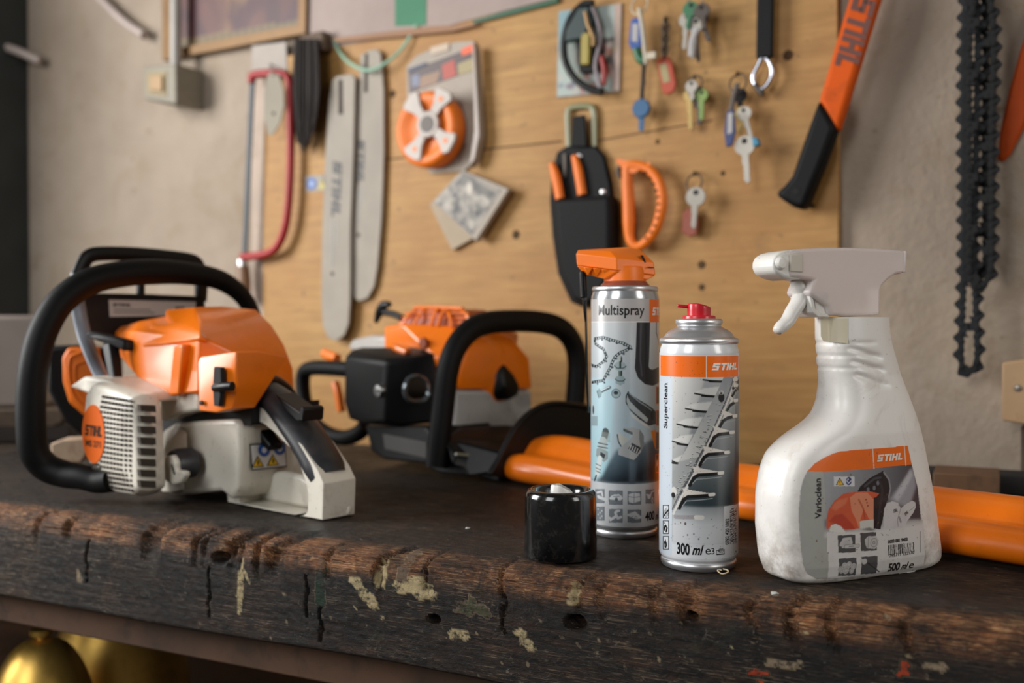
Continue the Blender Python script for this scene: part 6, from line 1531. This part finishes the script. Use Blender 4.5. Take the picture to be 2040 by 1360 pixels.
for k_, (x0, y0, x1, y1, m_) in enumerate(((1368, 40, 1362, 100, 'key_steel'), (1382, 30, 1390, 125, 'key_dark'), (1396, 36, 1412, 84, 'key_dark'), (1386, 50, 1378, 118, 'key_steel'), (1376, 18, 1368, 58, 'green_pl'), (1398, 22, 1402, 60, 'key_dark'))): key(T, x0, y0, x1, y1, .022 + k_ * .004, M[m_], .010)
mb = MB(); wtube(mb, ((1388, 56), (1378, 84), (1377, 112)), .05, .0042, flatten=.5); build('pale_fob', mb, M['tag_paper'], T)
T = wthing('key_bunch', 1384, 155, BT, 'small bunch of brass keys with a bit of lime plastic in the board centre', 'keys'); hook(T, 1384, 156); ringp(T, 1384, 168, .011, .028, M['key_dark'])
for k_, (x0, y0, x1, y1, m_) in enumerate(((1374, 190, 1375, 260, 'key_brass'), (1385, 188, 1386, 216, 'dark'), (1392, 185, 1392, 250, 'key_dark'), (1398, 190, 1396, 240, 'lime'), (1378, 172, 1378, 200, 'key_steel'))): key(T, x0, y0, x1, y1, .021 + k_ * .004, M[m_], .008, .0036)
T = wthing('key_bunch', 1468, 150, BT, 'key bunch with a dark blue tag and grey keys hanging left of the axe grip', 'keys'); hook(T, 1468, 150); ringp(T, 1470, 166, .012, .03, M['key_dark'])
mb = MB(); wtube(mb, ((1470, 166), (1462, 190), (1456, 222)), .034, .0035, flatten=.4); build('strap', mb, M['key_dark'], T)
for k_, (x0, y0, x1, y1, m_) in enumerate(((1474, 190, 1474, 232, 'dark'), (1478, 226, 1472, 268, 'key_brass'), (1483, 226, 1496, 280, 'key_steel'))): key(T, x0, y0, x1, y1, .024 + k_ * .004, M[m_], .009)
tag(T, ((1447, 222), (1462, 218), (1465, 262), (1458, 290), (1446, 293), (1442, 262)), ((1450, 226), (1460, 224), (1459, 264), (1449, 268)), .046, M['deep_blue'], M['tag_paper'])
key(T, 1484, 290, 1488, 366, .040, M['key_steel'], .0125, .0045)
mb = MB(); q = [WP(x, y, .046) for x, y in ((1497, 272), (1508, 274), (1512, 288), (1500, 292))]; mb.prism(q, wall_fn, -.046, -.036); build('blue_bit', mb, mat('light blue plastic', '2f86a8', .4), T, bevel=.001)
T = wthing('key_bunch', 1384, 345, BT, 'single silver key and red brown tag on a dark ring, lowest on the board', 'keys'); hook(T, 1383, 348); ringp(T, 1383, 364, .0115, .028, M['key_dark'])
tag(T, ((1360, 425), (1370, 414), (1384, 420), (1392, 440), (1388, 466), (1374, 472), (1358, 462)), ((1364, 430), (1366, 428), (1366, 432), (1364, 432)), .026, mat('red brown tag', '8f3f24', .5), M['red_pl'])
key(T, 1386, 392, 1380, 456, .034, M['key_steel'], .0125, .0042)

# pruner pouch
T = wthing('tool_pouch', 1160, 610, BT, 'black leather pouch hanging by its strap, with a pair of secateurs inside', 'pouch')
M['leather'] = mat('black leather', '0a0a0a', .6, spec=.2, bump=.3, bscale=400)
body = [(1108, 303), (1128, 290), (1186, 290), (1203, 310), (1215, 361), (1222, 423), (1223, 490), (1216, 560), (1197, 600), (1166, 614), (1136, 602), (1110, 545), (1099, 471), (1094, 400), (1097, 348)]
wpart('back_panel', T, body, BT + .002, BT + .010, M['leather'], bevel=.003)
fp = [(1094, 398), (1150, 392), (1220, 388), (1223, 423), (1223, 490), (1216, 560), (1197, 600), (1166, 614), (1136, 602), (1110, 545), (1099, 471)]
q = [WP(x, y, BT + .032) for x, y in fp]; cx_ = sum(p[0] for p in q) / len(q); cz_ = sum(p[1] for p in q) / len(q)
mb = MB(); mb.hull([Vector((p[0], -BT - .008, p[1])) for p in q] + [Vector((cx_ + (p[0] - cx_) * .86, -BT - .032, cz_ + (p[1] - cz_) * (.94 if p[1] < cz_ else 1))) for p in q]); build('pocket', mb, M['leather'], T, bevel=.006, bseg=4)
wpart('strap', T, ((1140, 232), (1164, 228), (1168, 292), (1137, 292)), BT + .010, BT + .015, M['leather'], bevel=.001)
mb = MB(); wtube(mb, ((1133, 292), (1131, 250), (1131, 222), (1142, 213), (1172, 211), (1182, 220), (1184, 250), (1184, 292)), BT + .006, .0042, seg=10, smooth=4, flatten=.5); build('belt_loop', mb, mat('clear olive clip', '8b8a62', .35, trans=.2), T)
for (x, y) in ((1154, 311), (1201, 382)):
    mb = MB(); wdisc(mb, x, y, BT + (.010 if y < 350 else .020), [(0, .002), (.003, .0016), (.0042, 0)]); build('rivet', mb, M['steel'], T)
T2 = wthing('secateurs', 1130, 390, BT, 'pair of secateurs with two orange handles sticking out of the black pouch', 'secateurs')
for pts, dd in ((((1099, 325), (1107, 350), (1116, 396)), .030), (((1144, 310), (1152, 340), (1160, 388)), .026)):
    mb = MB(); mb.tube([W3(x, y, dd) for x, y in pts], [.0045, .0068, .0066], 0, 12, smooth=4, flatten=.9); build('handle', mb, M['orange_card'], T2)
wpart('metal_strip', T2, ((1121, 306), (1127, 306), (1127, 352), (1122, 352)), BT + .011, BT + .013, M['key_dark'])

# orange D-shaped handle
T = wthing('carabiner_handle', 1265, 495, BT, 'orange plastic D-shaped handle hanging right of the black pouch', 'handle')
mb = MB(); DW = BT + .020
wtube(mb, ((1252, 332), (1250, 360), (1252, 400), (1253, 440), (1254, 470), (1262, 488), (1276, 490), (1294, 474), (1308, 452), (1317, 420), (1319, 392), (1312, 362), (1296, 340), (1274, 330)), DW, [.0068, .0075, .0082, .0082, .0065, .0062, .0062, .0064, .0066, .0068, .0068, .0068, .0066, .0064], seg=12, smooth=4, closed=True)
mb.hull([W3(x, y, DW + dd) for x, y in ((1226, 318), (1234, 316), (1262, 324), (1280, 334), (1262, 345), (1244, 342)) for dd in (-.005, .005)])
mb.hull([W3(x, y, DW + dd) for x, y in ((1282, 330), (1292, 322), (1296, 326), (1290, 340)) for dd in (-.004, .004)])
build('frame', mb, M['orange_card'], T)
for x, y in ((1283, 343), (1293, 354), (1301, 366), (1307, 379), (1311, 392), (1312, 406), (1311, 420), (1309, 434), (1304, 449), (1297, 462), (1287, 474)):
    mb = MB(); mb.ball(W3(x, y, DW + .0062), .0021, seg=8); build('ratchet_hole', mb, M['slot'], T)
mb = MB(); wtube(mb, ((1236, 330), (1232, 342), (1237, 354)), DW - .004, .0035); build('spring', mb, M['key_dark'], T)

# black strap with a steel hook
T = wthing('strap_hook', 1520, 0, BT, 'black strap with a steel spring hook hanging from the top of the board', 'strap')
mb = MB(); q = [WP(x, y, BT + .018) for x, y in ((1508, -60), (1541, -60), (1538, 114), (1505, 116))]; mb.prism(q, wall_fn, -BT - .018, -BT - .010); build('strap', mb, M['rubber'], T, bevel=.002)
mb = MB(); wtube(mb, ((1520, 114), (1534, 126), (1538, 146), (1530, 166), (1516, 178), (1504, 168), (1500, 152), (1508, 134)), BT + .014, .0028, closed=True, smooth=4); build('spring_hook', mb, mat('shiny hook steel', 'c5c8d2', .18, 1), T)
mb = MB(); wtube(mb, ((1504, 168), (1512, 180), (1520, 188)), BT + .014, .0036); build('swivel', mb, M['key_dark'], T)

# axe handle hanging across the edge of the board
T = wthing('axe', 1650, 200, BT, 'orange axe handle with a black grip hanging across the right edge of the board', 'axe')
AO = .045
wpart('shaft', T, ((1722, -90), (1778, -90), (1752, -10), (1712, 120), (1668, 262), (1630, 200), (1662, 90), (1692, -8)), AO - .022, AO, mat('orange fibreglass shaft', 'd65606', .6, spec=.2, dirt='6b3312', dscale=18, damt=.45, var=.08), bevel=.006, bseg=3)
wpart('grip', T, ((1630, 196), (1665, 252), (1640, 320), (1600, 418), (1580, 412), (1560, 400), (1541, 385), (1560, 370), (1576, 350), (1600, 280)), AO - .025, AO + .003, M['rubber'], bevel=.007, bseg=4)
mb = MB(); wdisc(mb, 1586, 381, AO + .0031, [(0, .0006), (.0042, .0006), (.0045, 0)]); build('grip_hole', mb, M['dark'], T)
mb = MB(); wword(mb, logo2d(), (1702, -10), (1662, 130), .027, AO + .0003, '5a2610'); build('shaft_print', mb, ink('axe print', .5), T, vc=True)
mb = MB(); q = [WP(x, y, AO + .01) for x, y in ((1700, -95), (1830, -120), (1840, -190), (1700, -180))]; mb.prism(q, wall_fn, -AO - .006, -AO + .028); build('axe_head', mb, M['key_dark'], T, bevel=.004)

# saw chains on the right
M['chain'] = mat('oily saw chain steel', '090807', .6, 0, spec=.3, var=.15); M['chain_blue'] = mat('blued saw chain steel', '0b0f13', .55, .1, spec=.35, var=.15)
def saw_chain(pts, off, m_, label, tooth=1):
    P_ = [W3(x, y, off) for x, y in pts]; Q_ = []; n = len(P_)
    for i in range(n):
        p0, p1, p2, p3 = P_[i - 1], P_[i], P_[(i + 1) % n], P_[(i + 2) % n]
        for k_ in range(24): t_ = k_ / 24; Q_.append(.5 * ((2 * p1) + (p2 - p0) * t_ + (2 * p0 - 5 * p1 + 4 * p2 - p3) * t_ * t_ + (3 * p1 - p0 - 3 * p2 + p3) * t_ ** 3))
    R_ = [Q_[0]]; acc = 0; last = Q_[0]
    for q in Q_[1:] + [Q_[0]]:
        while (q - last).length >= .0093: last = last + (q - last).normalized() * .0093; R_.append(last)
    mb = MB()
    for i in range(len(R_) - 1):
        a, b = R_[i], R_[i + 1]; d = (b - a).normalized(); n_ = Vector((d.z, 0, -d.x)) * tooth; L = (b - a).length
        def pl(ol, y0, y1): mb.prism(ol, lambda u, v_, tt: a + d * u + n_ * v_ + Vector((0, tt, 0)), y0, y1)
        fig8 = [(-.0035, -.001), (-.0035, .0024), (-.001, .0040), (L * .5, .0028), (L + .001, .0040), (L + .0035, .0024), (L + .0035, -.001), (L + .001, -.0036), (L * .5, -.0022), (-.001, -.0036)]
        if i % 2 == 0:
            pl(fig8, -.0036, -.0020); pl(fig8, .0020, .0036)
            for u in (0, L): mb.lathe([(0, .0045), (.0020, .0043), (.0022, .0036)], 0, 8, c=a + d * u, T=TW)
            if i % 6 == 0: pl([(-.003, .003), (-.003, .0085), (.0015, .0095), (L * .6, .0090), (L * .6, .0060), (L, .0050), (L + .004, .0080), (L + .004, .003)], -.0036, .0010 if i % 12 else .0036)
        else:
            pl([(-.003, -.002), (-.003, .003), (L + .003, .003), (L + .003, -.002), (L * .65, -.0080), (L * .35, -.0080)], -.0010, .0010)
    return solo('saw_chain', mb, m_, WALL, W3(pts[0][0], pts[0][1], off), label, 'saw chain', 'saw chains hanging on the right wall', sharp=30)
saw_chain(((1934, -60), (1921, 40), (1919, 240), (1920, 480), (1916, 640), (1914, 715), (1924, 744), (1940, 740), (1948, 712), (1946, 640), (1942, 480), (1946, 240), (1948, 40)), .030, M['chain_blue'], 'longest hanging saw chain, its lower end narrow and bluish', -1)
saw_chain(((1956, -60), (1932, 60), (1930, 260), (1930, 460), (1930, 540), (1942, 572), (1960, 568), (1974, 540), (1976, 460), (1976, 260), (1980, 60)), .046, M['chain'], 'shorter oily saw chain in front, curving at the level of the bottle trigger', -1)
saw_chain(((1950, -60), (1925, 60), (1926, 300), (1934, 500), (1950, 545), (1964, 520), (1962, 300), (1964, 60)), .016, M['chain'], 'shorter saw chain nearest the wall, mostly hidden behind the others', -1)
mb = MB(); mb.tube([W3(1944, -52, -.005), W3(1944, -50, .065)], .004, seg=10, smooth=1); solo('nail', mb, M['key_dark'], WALL, W3(1944, -52, 0), 'nail carrying the saw chains', 'nail')
T = wthing('bar_scabbard', 2020, 320, 0, 'orange plastic blade cover cut off by the right edge, behind the saw chains', 'blade cover')
wpart('sleeve', T, ((2100, -60), (2048, 50), (2032, 100), (2010, 180), (1992, 262), (1986, 318), (1998, 322), (2014, 304), (2050, 230), (2120, 100)), .0, .010, mat('dark orange plastic', 'b04408', .6, spec=.2, dirt='5a2a10', dscale=16, damt=.5), bevel=.004)

# timber and an added dark strip at the right
T = wthing('wall_block', 2030, 840, 0, 'pale wooden block fixed to the wall at the right edge of the photo', 'wooden block')
mb = MB(); q = [WP(x, y, .055) for x, y in ((1996, 722), (2110, 706), (2110, 856), (1996, 838))]; mb.prism(q, wall_fn, -.055, 0); build('timber', mb, mat('pale planed timber', 'b08f6a', .6, dirt='7a5638', dscale=12, damt=.35, bump=.3, bscale=80), T, bevel=.002)
mb = MB(); wdisc(mb, 2028, 773, .055, [(0, .002), (.003, .0016), (.004, 0)]); build('screw', mb, M['key_steel'], T)
mb = MB(); q = [WP(x, y, .03) for x, y in ((2034, 850), (2075, 850), (2075, 965), (2034, 965))]
mb.prism(q, wall_fn, -.03, 0); solo('post', mb, M['old_plank'], WALL, W3(2050, 965, 0), 'narrow dark post under the pale wall block', 'post')
KB = Frame((.40, .905, Z0 + .0006), -27)
def kprism(pts, y0, y1, name, m_, label, cat):
    q = [KB.hit(x, y, 'y', y0) for x, y in pts]; mb = MB(); mb.prism([(p.x, p.z) for p in q], lambda u, v_, t: Vector((u, t, v_)), y0, y1)
    return solo(name, mb, m_, KB, (sum(p.x for p in q) / 4, (y0 + y1) / 2, min(p.z for p in q)), label, cat, bevel=.002)
mb = MB(); h0 = BENCH.hit(1900, 970, 'y', .50)
T_ = .500
def tb(x0, x1, y0, y1, z0, z1, name, m_, label, cat):
    mb = MB(); mb.box(((x0 + x1) / 2, (y0 + y1) / 2, (z0 + z1) / 2), (x1 - x0, y1 - y0, z1 - z0)); return solo(name, mb, m_, BENCH, ((x0 + x1) / 2, (y0 + y1) / 2, z0), label, cat, bevel=.0015)
xa = BENCH.hit(1858, 960, 'y', .42).x; xb = BENCH.hit(1992, 960, 'y', .42).x
tb(xa, xb, .42, .48, .0006, BENCH.hit(1920, 944, 'y', .42).z, 'timber_block', mat('brown rough block', '6b4d33', .7, dirt='33251a', dscale=30, damt=.7, bump=.4, bscale=60), 'brown rough wooden block on the bench behind the orange blade cover', 'wooden block')
tb(BENCH.hit(1640, 930, 'y', .52).x, .62, .50, .545, .0006, BENCH.hit(1800, 934, 'y', .50).z, 'gap_strip', mat('black gap fill', '1c1713', .8), 'dark strip added for the gap along the back of the bench at the right', 'dark strip')  # added black box standing in for the dark gap below the wall

# bits lying on the bench
def on_bench(px, py, dz=.0012): return BENCH.hit(px, py, 'z', dz)
M['shaving'] = mat('pale wood shaving', 'd2bf98', .6); M['chip'] = mat('pale chip', 'c9cfc8', .6)
c = on_bench(1437, 1143); mb = MB(); mb.tube([c + Vector((.005 * t_ * math.cos(t_ * 6.5), .003 * t_ * math.sin(t_ * 6.5), .0006 + .0022 * abs(math.sin(t_ * 4)))) for t_ in np.linspace(.25, 1.2, 12)], .00045, 0, 6, smooth=2)
solo('wood_shaving', mb, M['shaving'], BENCH, c, 'tiny curled wood shaving at the foot of the shorter spray can', 'wood shaving')
for px, py, s_, lb in ((1546, 1182, .0042, 'small pale chip on the bench just left of the bottle foot'), (932, 1052, .0022, 'tiny pale bluish chip on the bench top left of the black cap')):
    c = on_bench(px, py); mb = MB(); rnd = random.Random(px)
    mb.hull([c + Vector((rnd.uniform(-1, 1) * s_, rnd.uniform(-1, 1) * s_ * .8, rnd.uniform(-.2, .35) * s_)) for q in range(9)]); solo('chip', mb, M['chip'], BENCH, c, lb, 'chip')
